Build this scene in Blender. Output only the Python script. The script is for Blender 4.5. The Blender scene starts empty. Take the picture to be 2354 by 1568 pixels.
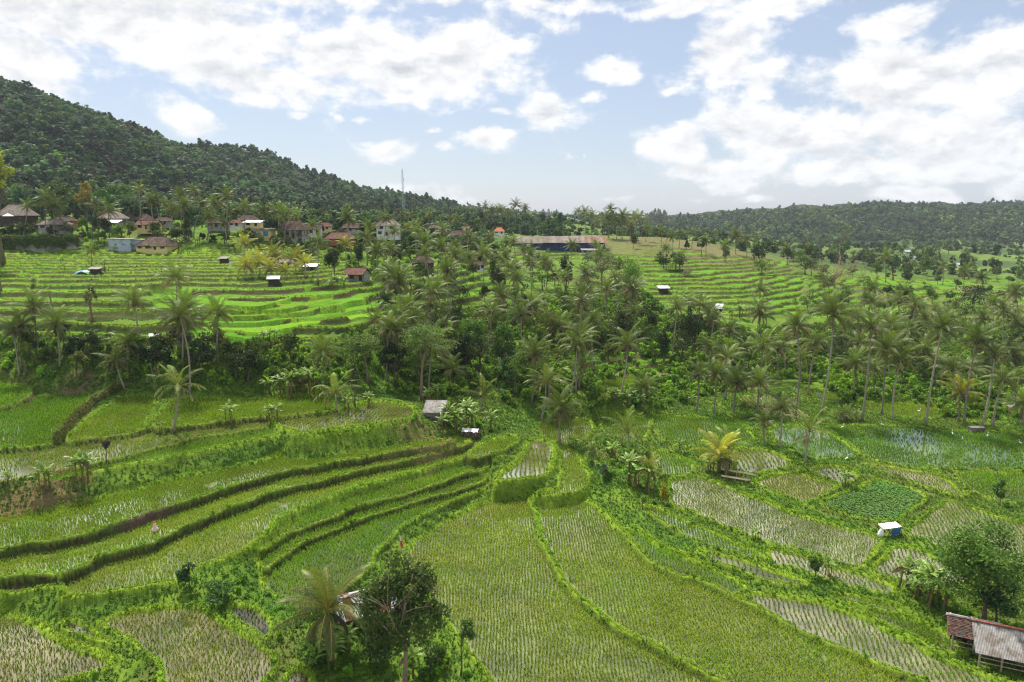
import bpy, math, random
import numpy as np
rng = np.random.default_rng(7)
random.seed(7)
scene = bpy.context.scene
COL = scene.collection
# ------------------------------------------------------------------ camera
CAMZ, PITCH = 40.0, math.radians(10.3)
FPX, CX, CY = 1569.0, 1176.5, 784.0          # measured picture is 2353 x 1568
cP, sP = math.cos(PITCH), math.sin(PITCH)

def ray(px, py):
    """slope (x/y, z/y) of the sight line of a measured point"""
    a = (px - CX) / FPX; b = -(py - CY) / FPX
    k = cP + b * sP
    return a / k, (-sP + b * cP) / k

def on_level(px, py, z):
    u, s = ray(px, py)
    y = (z - CAMZ) / s
    return (u * y, y)

def at_dist(px, py, y):
    u, s = ray(px, py)
    return (u * y, y, CAMZ + s * y)

cam = bpy.data.cameras.new('camera'); cam.sensor_width = 36; cam.lens = 36 * FPX / 2353
cam.clip_start = 0.5; cam.clip_end = 30000
co = bpy.data.objects.new('camera', cam); COL.objects.link(co)
co.location = (0, 0, CAMZ); co.rotation_euler = (math.pi / 2 - PITCH, 0, 0)
scene.camera = co

# ------------------------------------------------------------------ helpers
def link(o, parent=None):
    COL.objects.link(o)
    if parent is not None: o.parent = parent
    return o

def mesh(name, V, F, mats, mi=None, col=None, smooth=False):
    """V (n,3); F list of int arrays (k,3)/(k,4); mats list; mi material index per face; col (n,3) colour per vertex"""
    me = bpy.data.meshes.new(name)
    V = np.asarray(V, np.float32)
    if not isinstance(F, list): F = [F]
    F = [np.asarray(f, np.int32) for f in F if len(f)]
    me.vertices.add(len(V)); me.vertices.foreach_set('co', V.ravel())
    loops = np.concatenate([f.ravel() for f in F]); tot = np.concatenate([np.full(len(f), f.shape[1], np.int32) for f in F])
    st = np.concatenate([[0], np.cumsum(tot)[:-1]]).astype(np.int32)
    me.loops.add(len(loops)); me.loops.foreach_set('vertex_index', loops)
    me.polygons.add(len(tot)); me.polygons.foreach_set('loop_start', st)
    if mats is not None:
        for m in (mats if isinstance(mats, (list, tuple)) else [mats]): me.materials.append(m)
    if mi is not None: me.polygons.foreach_set('material_index', np.asarray(mi, np.int32))
    if col is not None:
        at = me.color_attributes.new('Col', 'FLOAT_COLOR', 'POINT')
        c = np.ones((len(V), 4), np.float32); c[:, :3] = col
        at.data.foreach_set('color', c.ravel())
    me.update(calc_edges=True)
    me.polygons.foreach_set('use_smooth', np.full(len(tot), bool(smooth)))
    return me

def obj(name, me, parent=None, loc=None, rz=None, sc=None):
    o = bpy.data.objects.new(name, me); link(o, parent)
    if loc is not None: o.location = loc
    if rz is not None: o.rotation_euler = (0, 0, rz)
    if sc is not None: o.scale = sc if hasattr(sc, '__len__') else (sc, sc, sc)
    return o

def tag(o, label=None, cat=None, group=None, kind=None):
    if label: o['label'] = label
    if cat: o['category'] = cat
    if group: o['group'] = group
    if kind: o['kind'] = kind
    return o

def thing(name, label, cat, loc, rz=0, group=None):
    o = bpy.data.objects.new(name, None); link(o); o.empty_display_size = .3
    o.location = loc; o.rotation_euler = (0, 0, rz)
    return tag(o, label, cat, group)

class MB:
    """collects shapes for one mesh"""
    def __init__(s): s.V = []; s.Q = []; s.T = []; s.C = []; s.n = 0
    def add(s, V, Q=None, T=None, c=None):
        V = np.asarray(V, float).reshape(-1, 3); s.V.append(V)
        if Q is not None and len(Q): s.Q.append(np.asarray(Q, int).reshape(-1, 4) + s.n)
        if T is not None and len(T): s.T.append(np.asarray(T, int).reshape(-1, 3) + s.n)
        s.C.append(np.tile(np.asarray(c if c is not None else (1, 1, 1), float), (len(V), 1)) if c is None or np.ndim(c) == 1 else np.asarray(c))
        s.n += len(V); return s
    def box(s, x0, x1, y0, y1, z0, z1, c=None):
        V = [(x, y, z) for z in (z0, z1) for (x, y) in ((x0, y0), (x1, y0), (x1, y1), (x0, y1))]
        return s.add(V, [(3, 2, 1, 0), (4, 5, 6, 7), (0, 1, 5, 4), (1, 2, 6, 5), (2, 3, 7, 6), (3, 0, 4, 7)], c=c)
    def slab(s, P, t, c=None):
        """plate: quad P (4 corners) with thickness t along its normal"""
        P = np.asarray(P, float); n = np.cross(P[1] - P[0], P[3] - P[0]); n /= np.linalg.norm(n) + 1e-9
        V = np.vstack([P, P - n * t])
        return s.add(V, [(0, 1, 2, 3), (7, 6, 5, 4), (1, 0, 4, 5), (2, 1, 5, 6), (3, 2, 6, 7), (0, 3, 7, 4)], c=c)
    def tube(s, P, R, n=7, c=None, cap=True):
        P = np.asarray(P, float); R = np.broadcast_to(R, (len(P),)); T = np.gradient(P, axis=0)
        T /= np.linalg.norm(T, axis=1)[:, None] + 1e-9
        ref = np.array([0, 0, 1.]) if abs(T[:, 2]).mean() < .8 else np.array([1., 0, 0])
        A = np.cross(T, ref); A /= np.linalg.norm(A, axis=1)[:, None] + 1e-9; B = np.cross(T, A)
        th = np.arange(n) * 2 * math.pi / n
        V = (P[:, None] + R[:, None, None] * (np.cos(th)[None, :, None] * A[:, None] + np.sin(th)[None, :, None] * B[:, None])).reshape(-1, 3)
        i = np.arange(len(P) - 1)[:, None] * n; j = np.arange(n)[None]; k = (j + 1) % n
        Q = np.stack([i + j, i + k, i + n + k, i + n + j], -1).reshape(-1, 4)
        if cap:
            V = np.vstack([V, P[-1:], P[:1]]); m = len(V)
            b = (len(P) - 1) * n
            T_ = [(b + q, b + (q + 1) % n, m - 2) for q in range(n)] + [((q + 1) % n, q, m - 1) for q in range(n)]
        else: T_ = None
        return s.add(V, Q, T_, c=c)
    def build(s, name, mat, parent=None, smooth=False, **k):
        V = np.vstack(s.V); F = []
        if s.Q: F.append(np.vstack(s.Q))
        if s.T: F.append(np.vstack(s.T))
        return obj(name, mesh(name, V, F, mat, col=np.vstack(s.C), smooth=smooth), parent, **k)

# value noise (vectorised)
def _h(ix, iy, seed):
    n = (ix.astype(np.int64) * 374761393 + iy.astype(np.int64) * 668265263 + seed * 974711) & 0xffffffff
    n = ((n ^ (n >> 13)) * 1274126177) & 0xffffffff
    return ((n ^ (n >> 16)) & 0xffff) / 65535.0
def vnoise(x, y, seed=0):
    x = np.asarray(x, float); y = np.asarray(y, float)
    ix = np.floor(x); iy = np.floor(y); fx = x - ix; fy = y - iy
    fx = fx * fx * (3 - 2 * fx); fy = fy * fy * (3 - 2 * fy)
    ix = ix.astype(np.int64); iy = iy.astype(np.int64)
    a = _h(ix, iy, seed); b = _h(ix + 1, iy, seed); c = _h(ix, iy + 1, seed); d = _h(ix + 1, iy + 1, seed)
    return a + (b - a) * fx + (c - a) * fy + (a - b - c + d) * fx * fy
def fbm(x, y, seed=0, o=4):
    r = 0; a = .5; t = 0
    for k in range(o):
        r = r + a * vnoise(x * 2 ** k, y * 2 ** k, seed + k * 17); t += a; a *= .5
    return r / t
def sst(t):
    t = np.clip(t, 0, 1); return t * t * (3 - 2 * t)

# ------------------------------------------------------------------ materials
MATS = {}
def newmat(name):
    m = bpy.data.materials.new(name); m.use_nodes = True
    nt = m.node_tree; nt.nodes.clear(); MATS[name] = m
    return m, nt, nt.nodes.new, nt.links.new
def mat_solid(name, c, rough=.8, noise=.25, scale=6, spec=.3, metal=0, attr=True, bump=0.0, c2=None, stripes=None):
    """Principled, colour x vertex colour, mottled with object-space noise; c2 = blotches of a second colour (wear, rust)"""
    m, nt, N, L = newmat(name)
    out = N('ShaderNodeOutputMaterial'); b = N('ShaderNodeBsdfPrincipled'); L(b.outputs[0], out.inputs[0])
    b.inputs['Roughness'].default_value = rough; b.inputs['Metallic'].default_value = metal
    b.inputs['Specular IOR Level'].default_value = spec
    tc = N('ShaderNodeTexCoord'); nz = N('ShaderNodeTexNoise'); nz.inputs['Scale'].default_value = scale; nz.inputs['Detail'].default_value = 6
    L(tc.outputs['Object'], nz.inputs['Vector'])
    mr = N('ShaderNodeMapRange'); L(nz.outputs['Fac'], mr.inputs[0])
    mr.inputs[1].default_value = .3; mr.inputs[2].default_value = .7; mr.inputs[3].default_value = 1 - noise; mr.inputs[4].default_value = 1 + noise
    rgb = N('ShaderNodeRGB'); rgb.outputs[0].default_value = (*c, 1); cur = rgb.outputs[0]
    if c2 is not None:
        n2 = N('ShaderNodeTexNoise'); n2.inputs['Scale'].default_value = scale * .35; n2.inputs['Detail'].default_value = 8
        L(tc.outputs['Object'], n2.inputs['Vector'])
        m2 = N('ShaderNodeMapRange'); L(n2.outputs['Fac'], m2.inputs[0]); m2.inputs[1].default_value = .5; m2.inputs[2].default_value = .58
        mx = N('ShaderNodeMix'); mx.data_type = 'RGBA'; L(m2.outputs[0], mx.inputs[0]); L(cur, mx.inputs[6]); mx.inputs[7].default_value = (*c2, 1); cur = mx.outputs[2]
    if attr:
        at = N('ShaderNodeAttribute'); at.attribute_name = 'Col'
        mx = N('ShaderNodeMix'); mx.data_type = 'RGBA'; mx.blend_type = 'MULTIPLY'; mx.inputs[0].default_value = 1
        L(cur, mx.inputs[6]); L(at.outputs['Color'], mx.inputs[7]); cur = mx.outputs[2]
    vm = N('ShaderNodeVectorMath'); vm.operation = 'SCALE'; L(cur, vm.inputs[0]); L(mr.outputs[0], vm.inputs['Scale'])
    L(vm.outputs[0], b.inputs['Base Color'])
    if bump:
        bp = N('ShaderNodeBump'); bp.inputs['Strength'].default_value = 1; bp.inputs['Distance'].default_value = bump
        L(nz.outputs['Fac'], bp.inputs['Height']); L(bp.outputs[0], b.inputs['Normal'])
    return m
def mat_leaf(name, c, trans=.35, rough=.55, spec=.3, var=.35, tint=(1.25, 1.1, .6)):
    """leaf: colour x vertex colour x per-object variation, part of the light passes through"""
    m, nt, N, L = newmat(name)
    out = N('ShaderNodeOutputMaterial'); mix = N('ShaderNodeMixShader'); L(mix.outputs[0], out.inputs[0]); mix.inputs[0].default_value = trans
    b = N('ShaderNodeBsdfPrincipled'); b.inputs['Roughness'].default_value = rough; b.inputs['Specular IOR Level'].default_value = spec
    t = N('ShaderNodeBsdfTranslucent'); L(b.outputs[0], mix.inputs[1]); L(t.outputs[0], mix.inputs[2])
    at = N('ShaderNodeAttribute'); at.attribute_name = 'Col'
    oi = N('ShaderNodeObjectInfo'); mr = N('ShaderNodeMapRange'); L(oi.outputs['Random'], mr.inputs[0])
    mr.inputs[3].default_value = 1 - var; mr.inputs[4].default_value = 1 + var
    mx = N('ShaderNodeMix'); mx.data_type = 'RGBA'; mx.blend_type = 'MULTIPLY'; mx.inputs[0].default_value = 1
    mx.inputs[6].default_value = (*c, 1); L(at.outputs['Color'], mx.inputs[7])
    vm = N('ShaderNodeVectorMath'); vm.operation = 'SCALE'; L(mx.outputs[2], vm.inputs[0]); L(mr.outputs[0], vm.inputs['Scale'])
    L(vm.outputs[0], b.inputs['Base Color'])
    v2 = N('ShaderNodeVectorMath'); v2.operation = 'MULTIPLY'; L(vm.outputs[0], v2.inputs[0]); v2.inputs[1].default_value = tint
    L(v2.outputs[0], t.inputs['Color'])
    return m
# ------------------------------------------------------------------ terrain: traced paddies (measured points, level in metres)
bund1 = [(1210,1142),(1236,1177),(1240,1214),(1250,1254),(1276,1301),(1294,1332),(1317,1361),(1376,1416),(1426,1453),(1501,1498),(1551,1526),(1601,1546),(1651,1568),(1720,1600),(1860,1660)]
bund2 = [(1346,1147),(1366,1162),(1389,1184),(1416,1214),(1439,1239),(1464,1267),(1496,1297),(1551,1322),(1601,1337),(1639,1352),(1676,1366),(1765,1406),(1815,1438),(1865,1463),(1927,1491),(1990,1516),(2065,1548),(2115,1568),(2200,1610),(2300,1660)]
la = [(-70,1280),(0,1267),(25,1259),(62,1252),(110,1247),(137,1242),(175,1234),(212,1224),(250,1212),(280,1203),(342,1184),(395,1164),(412,1157),(450,1147),(475,1139),(500,1127),(550,1114),(588,1104),(670,1080),(693,1077),(773,1063),(813,1057),(933,1035),(958,1033),(1013,1024),(1050,1016)]
lb = [(-70,1345),(0,1334),(50,1323),(100,1321),(137,1327),(165,1315),(195,1302),(212,1287),(250,1274),(300,1264),(350,1249),(387,1229),(425,1212),(462,1196),(512,1177),(550,1162),(588,1150),(643,1129),(675,1119),(738,1107),(788,1092),(838,1079),(900,1067),(963,1054),(1013,1042),(1075,1027),(1092,1021)]
lc = [(515,1287),(560,1268),(588,1249),(625,1217),(640,1197),(675,1177),(728,1159),(775,1137),(813,1124),(875,1107),(925,1092),(975,1082),(1013,1069),(1075,1054),(1112,1051)]
ld = [(590,1274),(625,1257),(675,1227),(725,1207),(788,1184),(805,1174),(838,1162),(888,1147),(925,1139),(963,1124),(1013,1112),(1050,1097),(1088,1087),(1120,1083)]
le = [(593,1327),(625,1299),(675,1267),(725,1237),(748,1229),(788,1212),(825,1197),(875,1177),(938,1157),(988,1142),(1043,1129),(1075,1119),(1120,1103)]
lf = [(870,1270),(905,1242),(920,1217),(945,1197),(988,1177),(1050,1154),(1075,1142),(1113,1127),(1128,1115)]
bund4 = [(1700,1373),(1726,1364),(1765,1362),(1840,1377),(1890,1389),(1927,1406),(1990,1429),(2040,1456),(2090,1479),(2152,1506),(2215,1531),(2265,1551),(2350,1578)]
R = lambda l: l[::-1]
# name: (level, polygon, bund width, bund height, style, row angle deg)
PAD = [
 ('P1', 1.5, [(-120,1370),(0,1402),(62,1423),(105,1438),(125,1451),(150,1476),(200,1493),(275,1512),(258,1535),(215,1556),(150,1572),(110,1600),(100,1700),(-160,1700)], .9,.35,'mud',96),
 ('P2', 1.7, [(151,1430),(190,1428),(212,1446),(240,1471),(285,1488),(250,1483),(212,1473),(175,1461),(155,1446)], .5,.3,'dark',96),
 ('P3', 1.7, [(225,1433),(262,1417),(312,1401),(375,1395),(440,1391),(462,1396),(482,1411),(500,1428),(537,1446),(588,1470),(625,1500),(640,1525),(625,1545),(605,1570),(590,1700),(370,1700),(365,1560),(345,1520),(325,1490),(300,1470),(262,1450)], .6,.3,'mud',92),
 ('P3b',1.8, [(525,1395),(560,1392),(590,1405),(625,1420),(632,1450),(628,1468),(605,1462),(575,1445),(540,1432),(520,1412)], .5,.3,'dark',90),
 ('P3c',1.3, [(655,1545),(690,1540),(720,1560),(720,1700),(640,1700)], .5,.3,'dark',90),
 ('PB', 2.9, [(148,1375),(185,1373),(230,1368),(275,1361),(312,1355),(375,1342),(405,1336),(418,1316),(470,1300)]+lc+[(1092,1018)]+R(lb)[1:-4]+[(140,1340)], .8,.35,'light',84),
 ('Ps', 3.0, [(-70,1365),(0,1366),(50,1362),(100,1352),(145,1345),(140,1325),(100,1316),(50,1318),(-70,1330)], .5,.3,'dark',90),
 ('Pc', 2.2, [(588,1266)]+ld+[(1116,1048)]+R(lc)[:-2], .8,.35,'green',88),
 ('Pd', 1.6, le+[(1122,1080)]+R(ld), .6,.3,'green',88),
 ('Pe', 1.0, [(595,1335),(600,1352),(640,1382),(680,1400),(740,1395),(790,1360),(850,1310)]+lf+[(1122,1100)]+R(le), 1.0,.45,'green',88),
 ('Pb', 3.8, lb+[(1050,1010)]+R(la), .8,.4,'light',84),
 ('Pa', 4.8, la+[(1000,1010),(925,1008),(838,1022),(763,1027),(708,1032),(638,1049),(588,1069),(450,1092),(375,1109),(325,1127),(225,1149),(137,1169),(30,1184),(-70,1200)], .7,.35,'brown',80),
 ('Pg', 7.0, [(100,1117),(175,1099),(225,1087),(275,1074),(325,1064),(375,1057),(425,1044),(475,1034),(530,1026),(560,1018),(588,1014),(620,1007),(650,1003),(672,1000),(650,984),(620,980),(588,985),(500,998),(425,1012),(312,1043),(200,1068),(100,1083)], .6,.3,'green',70),
 ('Ph', 7.4, [(-90,1125),(0,1107),(45,1099),(132,1082),(200,1072),(250,1062),(312,1047),(375,1029),(425,1017),(475,1002),(525,997),(588,989),(618,984),(625,970),(588,962),(500,970),(400,986),(292,997),(212,1010),(87,1025),(-90,1045)], .5,.3,'shine',76),
 ('Ph2',7.6, [(636,976),(633,967),(676,959),(738,954),(788,941),(838,927),(876,921),(913,927),(950,934),(955,951),(950,961),(913,969),(838,979),(763,989),(725,997),(693,999),(670,991),(650,984)], .6,.3,'shine',80),
 ('Pi1',7.9, [(-120,1044),(0,1037),(87,1027),(125,1020),(150,985),(180,950),(215,911),(155,911),(100,911),(75,918),(25,938),(0,950),(-120,985)], .6,.3,'lush',84),
 ('Pi2',8.0, [(150,1017),(175,984),(212,954),(250,927),(275,912),(312,909),(360,912),(362,934),(345,952),(338,972),(338,989),(292,997),(212,1010)], .5,.3,'brown',84),
 ('Pi3',8.1, [(358,987),(355,967),(368,944),(382,929),(405,917),(450,914),(550,919),(588,919),(638,912),(713,909),(770,918),(773,941),(738,949),(676,955),(633,962),(588,960),(500,970),(400,985)], .5,.3,'brown',84),
 ('P0', 8.6, [(-120,880),(0,880),(50,890),(75,900),(70,915),(30,930),(0,940),(-120,970)], .6,.3,'lush',84),
 ('C1', 0.0, [(950,1246),(1000,1209),(1063,1177),(1125,1152),(1176,1147)]+bund1+[(1900,1710),(1180,1710),(1120,1568),(1100,1540),(1075,1500),(1040,1450),(1000,1400),(960,1340),(925,1300),(940,1260)], .8,.3,'olive',90),
 ('C2', 0.35,[(1236,1165),(1289,1162),(1341,1150)]+bund2+[(2320,1700),(1860,1670)]+R(bund1)[1:], 1.0,.4,'olive',90),
 ('C3', 0.7, [(1420,1216),(1459,1219),(1489,1236),(1514,1259),(1551,1276),(1589,1291),(1639,1311),(1689,1334),(1720,1352),(1700,1362),(1676,1364)]+R(bund2[3:11]), .7,.35,'green',80),
 ('C4', 0.7, bund4+[(2420,1610),(2380,1680)]+R(bund2[10:]), .8,.35,'mudrow',78),
 ('S1', 1.1, [(1600,1268),(1640,1272),(1690,1285),(1765,1308),(1830,1330),(1865,1345),(1850,1352),(1800,1342),(1740,1325),(1680,1305),(1620,1282)], .4,.25,'shine',80),
 ('C5b',1.0, [(1910,1373),(1940,1368),(2002,1383),(2065,1396),(2077,1413),(2040,1408),(1977,1393),(1925,1383)], .4,.2,'brown',80),
 ('C5c',0.9, [(1927,1390),(1990,1400),(2040,1412),(2090,1423),(2140,1438),(2190,1470),(2230,1500),(2200,1500),(2152,1492),(2090,1467),(2040,1444),(1990,1418),(1940,1400)], .5,.3,'green',80),
 ('S0', 1.2, [(1469,1162),(1510,1165),(1540,1180),(1590,1205),(1640,1228),(1700,1255),(1765,1283),(1765,1290),(1700,1275),(1640,1262),(1590,1245),(1550,1215),(1500,1185)], .5,.25,'green',80),
 ('D1', 0.9, [(1537,1100),(1575,1098),(1614,1094),(1650,1112),(1714,1144),(1765,1158),(1827,1184),(1890,1204),(1965,1222),(2015,1237),(2030,1247),(2002,1282),(1977,1311),(1940,1300),(1890,1284),(1840,1265),(1765,1252),(1701,1229),(1639,1202),(1576,1174),(1544,1169),(1535,1130)], .6,.3,'mudrow',102),
 ('D2', 1.0, [(1765,1262),(1840,1275),(1890,1296),(1940,1312),(2000,1330),(2060,1352),(2060,1375),(2000,1362),(1940,1350),(1890,1330),(1840,1310),(1765,1290)], .5,.3,'mudrow',84),
 ('D3', 0.95,[(1997,1316),(2018,1290),(2052,1257),(2090,1262),(2140,1280),(2180,1300),(2230,1320),(2200,1370),(2140,1350),(2077,1336),(2030,1330)], .5,.3,'mudrow',75),
 ('D4', 1.0, [(2070,1224),(2115,1197),(2155,1162),(2170,1149),(2227,1167),(2290,1192),(2400,1220),(2440,1320),(2300,1300),(2200,1275),(2152,1259),(2110,1240)], .6,.3,'mudrow',72),
 ('D5', 1.1, [(2015,1104),(2077,1119),(2140,1142),(2090,1177),(2065,1199),(2015,1202),(1965,1192),(1882,1162),(1902,1147),(1977,1119)], .7,.3,'veg',0),
 ('D6', 1.1, [(1720,1110),(1765,1098),(1832,1087),(1877,1107),(1927,1122),(1890,1142),(1857,1159),(1802,1144),(1765,1129)], .6,.3,'mud',84),
 ('D7', 1.15,[(1857,1084),(1890,1074),(1927,1072),(1972,1089),(1970,1102),(1937,1116),(1902,1104)], .5,.25,'shine',84),
 ('D8', 1.2, [(1965,1067),(2015,1069),(2090,1082),(2150,1087),(2185,1109),(2240,1147),(2190,1139),(2140,1124),(2077,1102),(2015,1082)], .6,.3,'lightm',86),
 ('D9', 1.2, [(2190,1089),(2440,1086),(2460,1162),(2310,1158),(2240,1132),(2210,1112)], .5,.3,'green',84),
 ('E1', 1.3, [(1895,984),(1977,978),(2115,982),(2140,989),(2240,990),(2302,992),(2440,1012),(2460,1077),(2190,1082),(2090,1074),(2015,1059),(1985,1049),(1952,1027),(1902,989)], .6,.3,'flood',84),
 ('E2', 1.25,[(1765,980),(1815,979),(1885,984),(1905,997),(1952,1029),(1985,1051),(1915,1054),(1847,1057),(1815,1027),(1777,1014)], .5,.3,'flood',84),
 ('E3', 1.1, [(1697,1027),(1765,1034),(1802,1052),(1832,1069),(1790,1083),(1720,1095),(1690,1085),(1680,1060)], .6,.3,'shine',84),
 ('E4', 1.1, [(1501,959),(1551,957),(1691,964),(1704,972),(1734,1009),(1722,1017),(1601,1024),(1546,1024),(1514,1002),(1500,980)], .6,.3,'lush',84),
 ('E5', 1.0, [(1371,954),(1420,950),(1495,962),(1492,990),(1480,1020),(1430,1012),(1385,1000)], .5,.3,'green',84),
 ('E6', 1.0, [(1489,1032),(1520,1035),(1580,1060),(1610,1085),(1570,1092),(1530,1095),(1500,1070)], .5,.3,'green',84),
 ('E7', 1.3, [(1230,975),(1290,965),(1350,960),(1370,990),(1340,1015),(1300,1020),(1250,1010)], .5,.3,'brown',84),
 ('E8', 3.6, [(1371,879),(1401,869),(1451,864),(1496,869),(1464,879),(1426,902),(1406,919),(1371,917)], .7,.4,'brown',84),
 ('E9', 1.8, [(1815,884),(1870,890),(1945,912),(1940,925),(1880,922),(1825,905)], .5,.3,'brown',84),
 ('E10',1.4, [(1965,922),(2060,925),(2140,935),(2180,950),(2140,965),(2060,958),(1980,945)], .5,.3,'brown',84),
 ('E11',1.8, [(1690,912),(1765,910),(1768,935),(1700,930)], .5,.3,'shine',84),
 ('R0', 3.6, [(1075,1045),(1120,1018),(1150,1007),(1185,998),(1190,1015),(1165,1030),(1130,1045),(1095,1055)], .6,.35,'brown',84),
 ('R1', 2.6, [(1211,1012),(1246,1012),(1271,1024),(1276,1032),(1273,1052),(1266,1077),(1261,1092),(1246,1097),(1201,1104),(1150,1108),(1135,1100),(1176,1072),(1200,1046)], .9,.4,'shine',90),
 ('R2', 1.7, [(1290,1027),(1316,1037),(1331,1054),(1346,1077),(1351,1097),(1349,1117),(1336,1127),(1294,1137),(1239,1142),(1237,1134),(1291,1124),(1293,1097),(1286,1077),(1286,1047)], .5,.3,'olive',88),
]
# hillside terraces: crest lines, lowest first; level is read from the smooth hill below them
HILL = [
 [(-60,770),(85,769),(137,772),(200,776),(250,771),(307,768),(400,776),(480,786),(588,796),(603,793),(640,785),(690,776)],
 [(-60,748),(60,745),(90,743),(125,748),(170,754),(212,759),(250,757),(312,757),(400,764),(480,772),(540,777),(588,784),(603,781),(638,771),(663,764),(693,757),(728,751),(758,744),(800,742)],
 [(-60,732),(0,728),(85,722),(125,723),(162,727),(200,730),(240,735),(312,741),(400,750),(500,758),(588,768),(625,763),(700,749),(728,743),(790,737),(860,730)],
 [(-60,716),(0,712),(55,707),(125,706),(175,706),(240,715),(320,726),(400,735),(500,744),(588,744),(630,739),(688,731),(738,729),(800,716),(863,709),(880,702),(878,695),(865,690)],
 [(300,712),(420,722),(500,729),(588,728),(638,722),(683,720),(718,717),(728,712),(763,710),(778,705),(788,697)],
 [(240,703),(330,706),(420,712),(500,716),(588,715),(663,712),(700,702),(738,697),(768,690),(770,686)],
 [(-60,690),(15,686),(88,689),(150,686),(190,681),(250,679),(330,682),(420,694),(500,702),(588,707),(625,700),(663,690),(700,677),(738,668)],
 [(-60,670),(15,667),(75,661),(150,654),(225,648),(287,646),(350,656),(420,668),(500,684),(588,678),(638,667),(688,655),(713,652)],
 [(-60,656),(15,655),(90,650),(150,645),(225,639),(287,637),(350,636),(420,640),(500,652),(560,658),(600,655)],
 [(-60,647),(25,645),(90,640),(150,637),(225,631),(300,628),(350,625),(420,627),(500,630),(545,628)],
 [(-60,638),(25,636),(150,630),(225,622),(300,617),(375,614),(425,611),(480,612),(540,610)],
 [(-60,626),(25,625),(150,622),(225,614),(300,608),(375,604),(425,601),(470,600),(530,597)],
 [(-60,616),(25,615),(150,613),(225,608),(300,601),(375,597),(425,593),(500,588),(550,586)],
 [(-60,609),(25,608),(150,607),(225,602),(300,594),(375,591),(425,587),(500,580),(550,577)],
 [(420,578),(500,572),(560,568),(620,592),(660,592),(712,590)],
 [(600,585),(660,584),(712,583)],
 [(600,577),(660,576),(712,575)],
 [(600,570),(660,569),(700,568)],
 [(900,650),(950,640),(1010,636),(1060,640)],
 [(905,634),(950,630),(1015,627)],
 [(870,735),(930,728),(1000,724),(1080,722),(1180,716)],
 [(1010,716),(1080,712),(1180,706)],
 [(1000,740),(1060,741),(1110,735),(1180,728)],
]
# base control points: measured point + distance
BASE = [(100,775,133),(100,720,150),(100,680,168),(100,640,190),(100,610,210),(100,585,225),(100,572,232),(100,530,243),(100,505,275),(100,460,400),(100,400,470),(100,300,560),(60,222,655),(0,200,690),
 (-150,775,133),(-150,680,170),(-150,600,215),(-150,520,260),(-200,400,470),(-250,230,600),
 (300,785,130),(300,700,158),(300,640,192),(300,600,216),(300,570,235),(300,535,250),(300,505,285),(300,455,480),(300,400,560),(300,320,680),(250,292,730),
 (500,795,130),(500,735,150),(500,680,170),(500,630,200),(500,590,225),(500,560,240),(500,530,260),(500,507,300),(500,475,520),(500,420,650),(500,378,780),(540,342,850),
 (650,800,132),(650,740,150),(650,690,168),(650,640,195),(650,595,225),(650,555,250),(650,530,275),
 (800,790,138),(800,740,150),(800,700,165),(800,650,195),(800,600,240),(800,560,285),(800,530,330),(800,508,400),(800,480,800),(800,440,1000),(800,424,1050),(930,482,1250),
 (1000,880,138),(1000,820,150),(1000,760,165),(1000,700,190),(1000,650,215),(1000,600,260),(1000,560,320),(1000,530,400),(1000,512,650),(1000,492,1250),
 (880,900,128),(1150,900,135),(1150,830,150),(1150,760,172),(1150,700,200),
 (1300,880,140),(1300,800,172),(1300,720,215),(1300,650,275),(1300,600,340),(1300,577,375),(1300,545,450),(1300,520,600),(1200,495,1200),
 (1500,900,150),(1500,800,180),(1500,720,225),(1500,650,270),(1500,600,320),(1500,565,380),(1500,548,430),
 (1750,870,165),(1750,780,200),(1750,700,235),(1750,650,280),(1750,610,330),(1750,588,370),(1750,566,800),(1750,557,1100),
 (2000,860,170),(2000,760,215),(2000,700,270),(2000,640,400),(2000,600,600),(2000,572,950),(2000,560,1150),
 (2300,850,175),(2300,760,220),(2300,690,300),(2300,640,400),(2300,600,650),(2300,575,950),(2300,560,1100),
 (2500,850,175),(2550,700,300),(2550,600,650),(2550,560,1000)]
# far ridges: (u at distance, distance, height)
def _r(px, py, y, dz=-9): p = at_dist(px, py, y); return (p[0], y, p[2] + dz)
XYZ = [_r(0,178,700,-15),(-640,1000,120),(-900,800,150),_r(150,238,750,-11),_r(250,272,800,-11),_r(420,327,850,-11),_r(540,325,900,-11),_r(640,347,950,-12),_r(700,380,1000,-12),_r(800,410,1100,-12),_r(880,440,1200,-14),_r(960,475,1300,-18),_r(1040,500,1400,-18),
 (-700,1500,60),(-300,1700,45),(-1500,1500,120),
 _r(1040,465,2600,-12),_r(1010,480,2500,-12),_r(1100,480,2600,-12),_r(1290,488,2600,-12),_r(1240,500,2500,-12),_r(1360,506,2600,-12),(150,1500,28),(300,2000,22),(500,1200,6),(420,800,5),(330,600,12),
 _r(1530,505,1700),_r(1620,495,1700),_r(1750,490,1650),_r(1900,486,1600),_r(2000,484,1580),_r(2100,482,1550),_r(2250,476,1500),_r(2353,466,1450),_r(2500,462,1450),
 (700,2300,60),(1200,2300,70),(1700,2000,80),(0,4000,30),(-3000,4000,60),(3000,4000,60),(1200,4000,40),(-1200,4000,40),(0,6000,25),(-5000,6000,40),(5000,6000,40),
 (0,40,0.0),(-42,40,1),(42,40,.5),(-30,44,.8),(30,44,.5)]
for n, lev, P, *_ in PAD:
    for (px, py) in P[::2]:
        x, y = on_level(px, py, lev); XYZ.append((x, y, lev))
for (px, py, d) in BASE: XYZ.append(at_dist(px, py, d))
XYZ = np.array(XYZ)
K = np.stack([XYZ[:, 0] / XYZ[:, 1] * 2.2, np.log(XYZ[:, 1]) * 2.2], 1)
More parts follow.
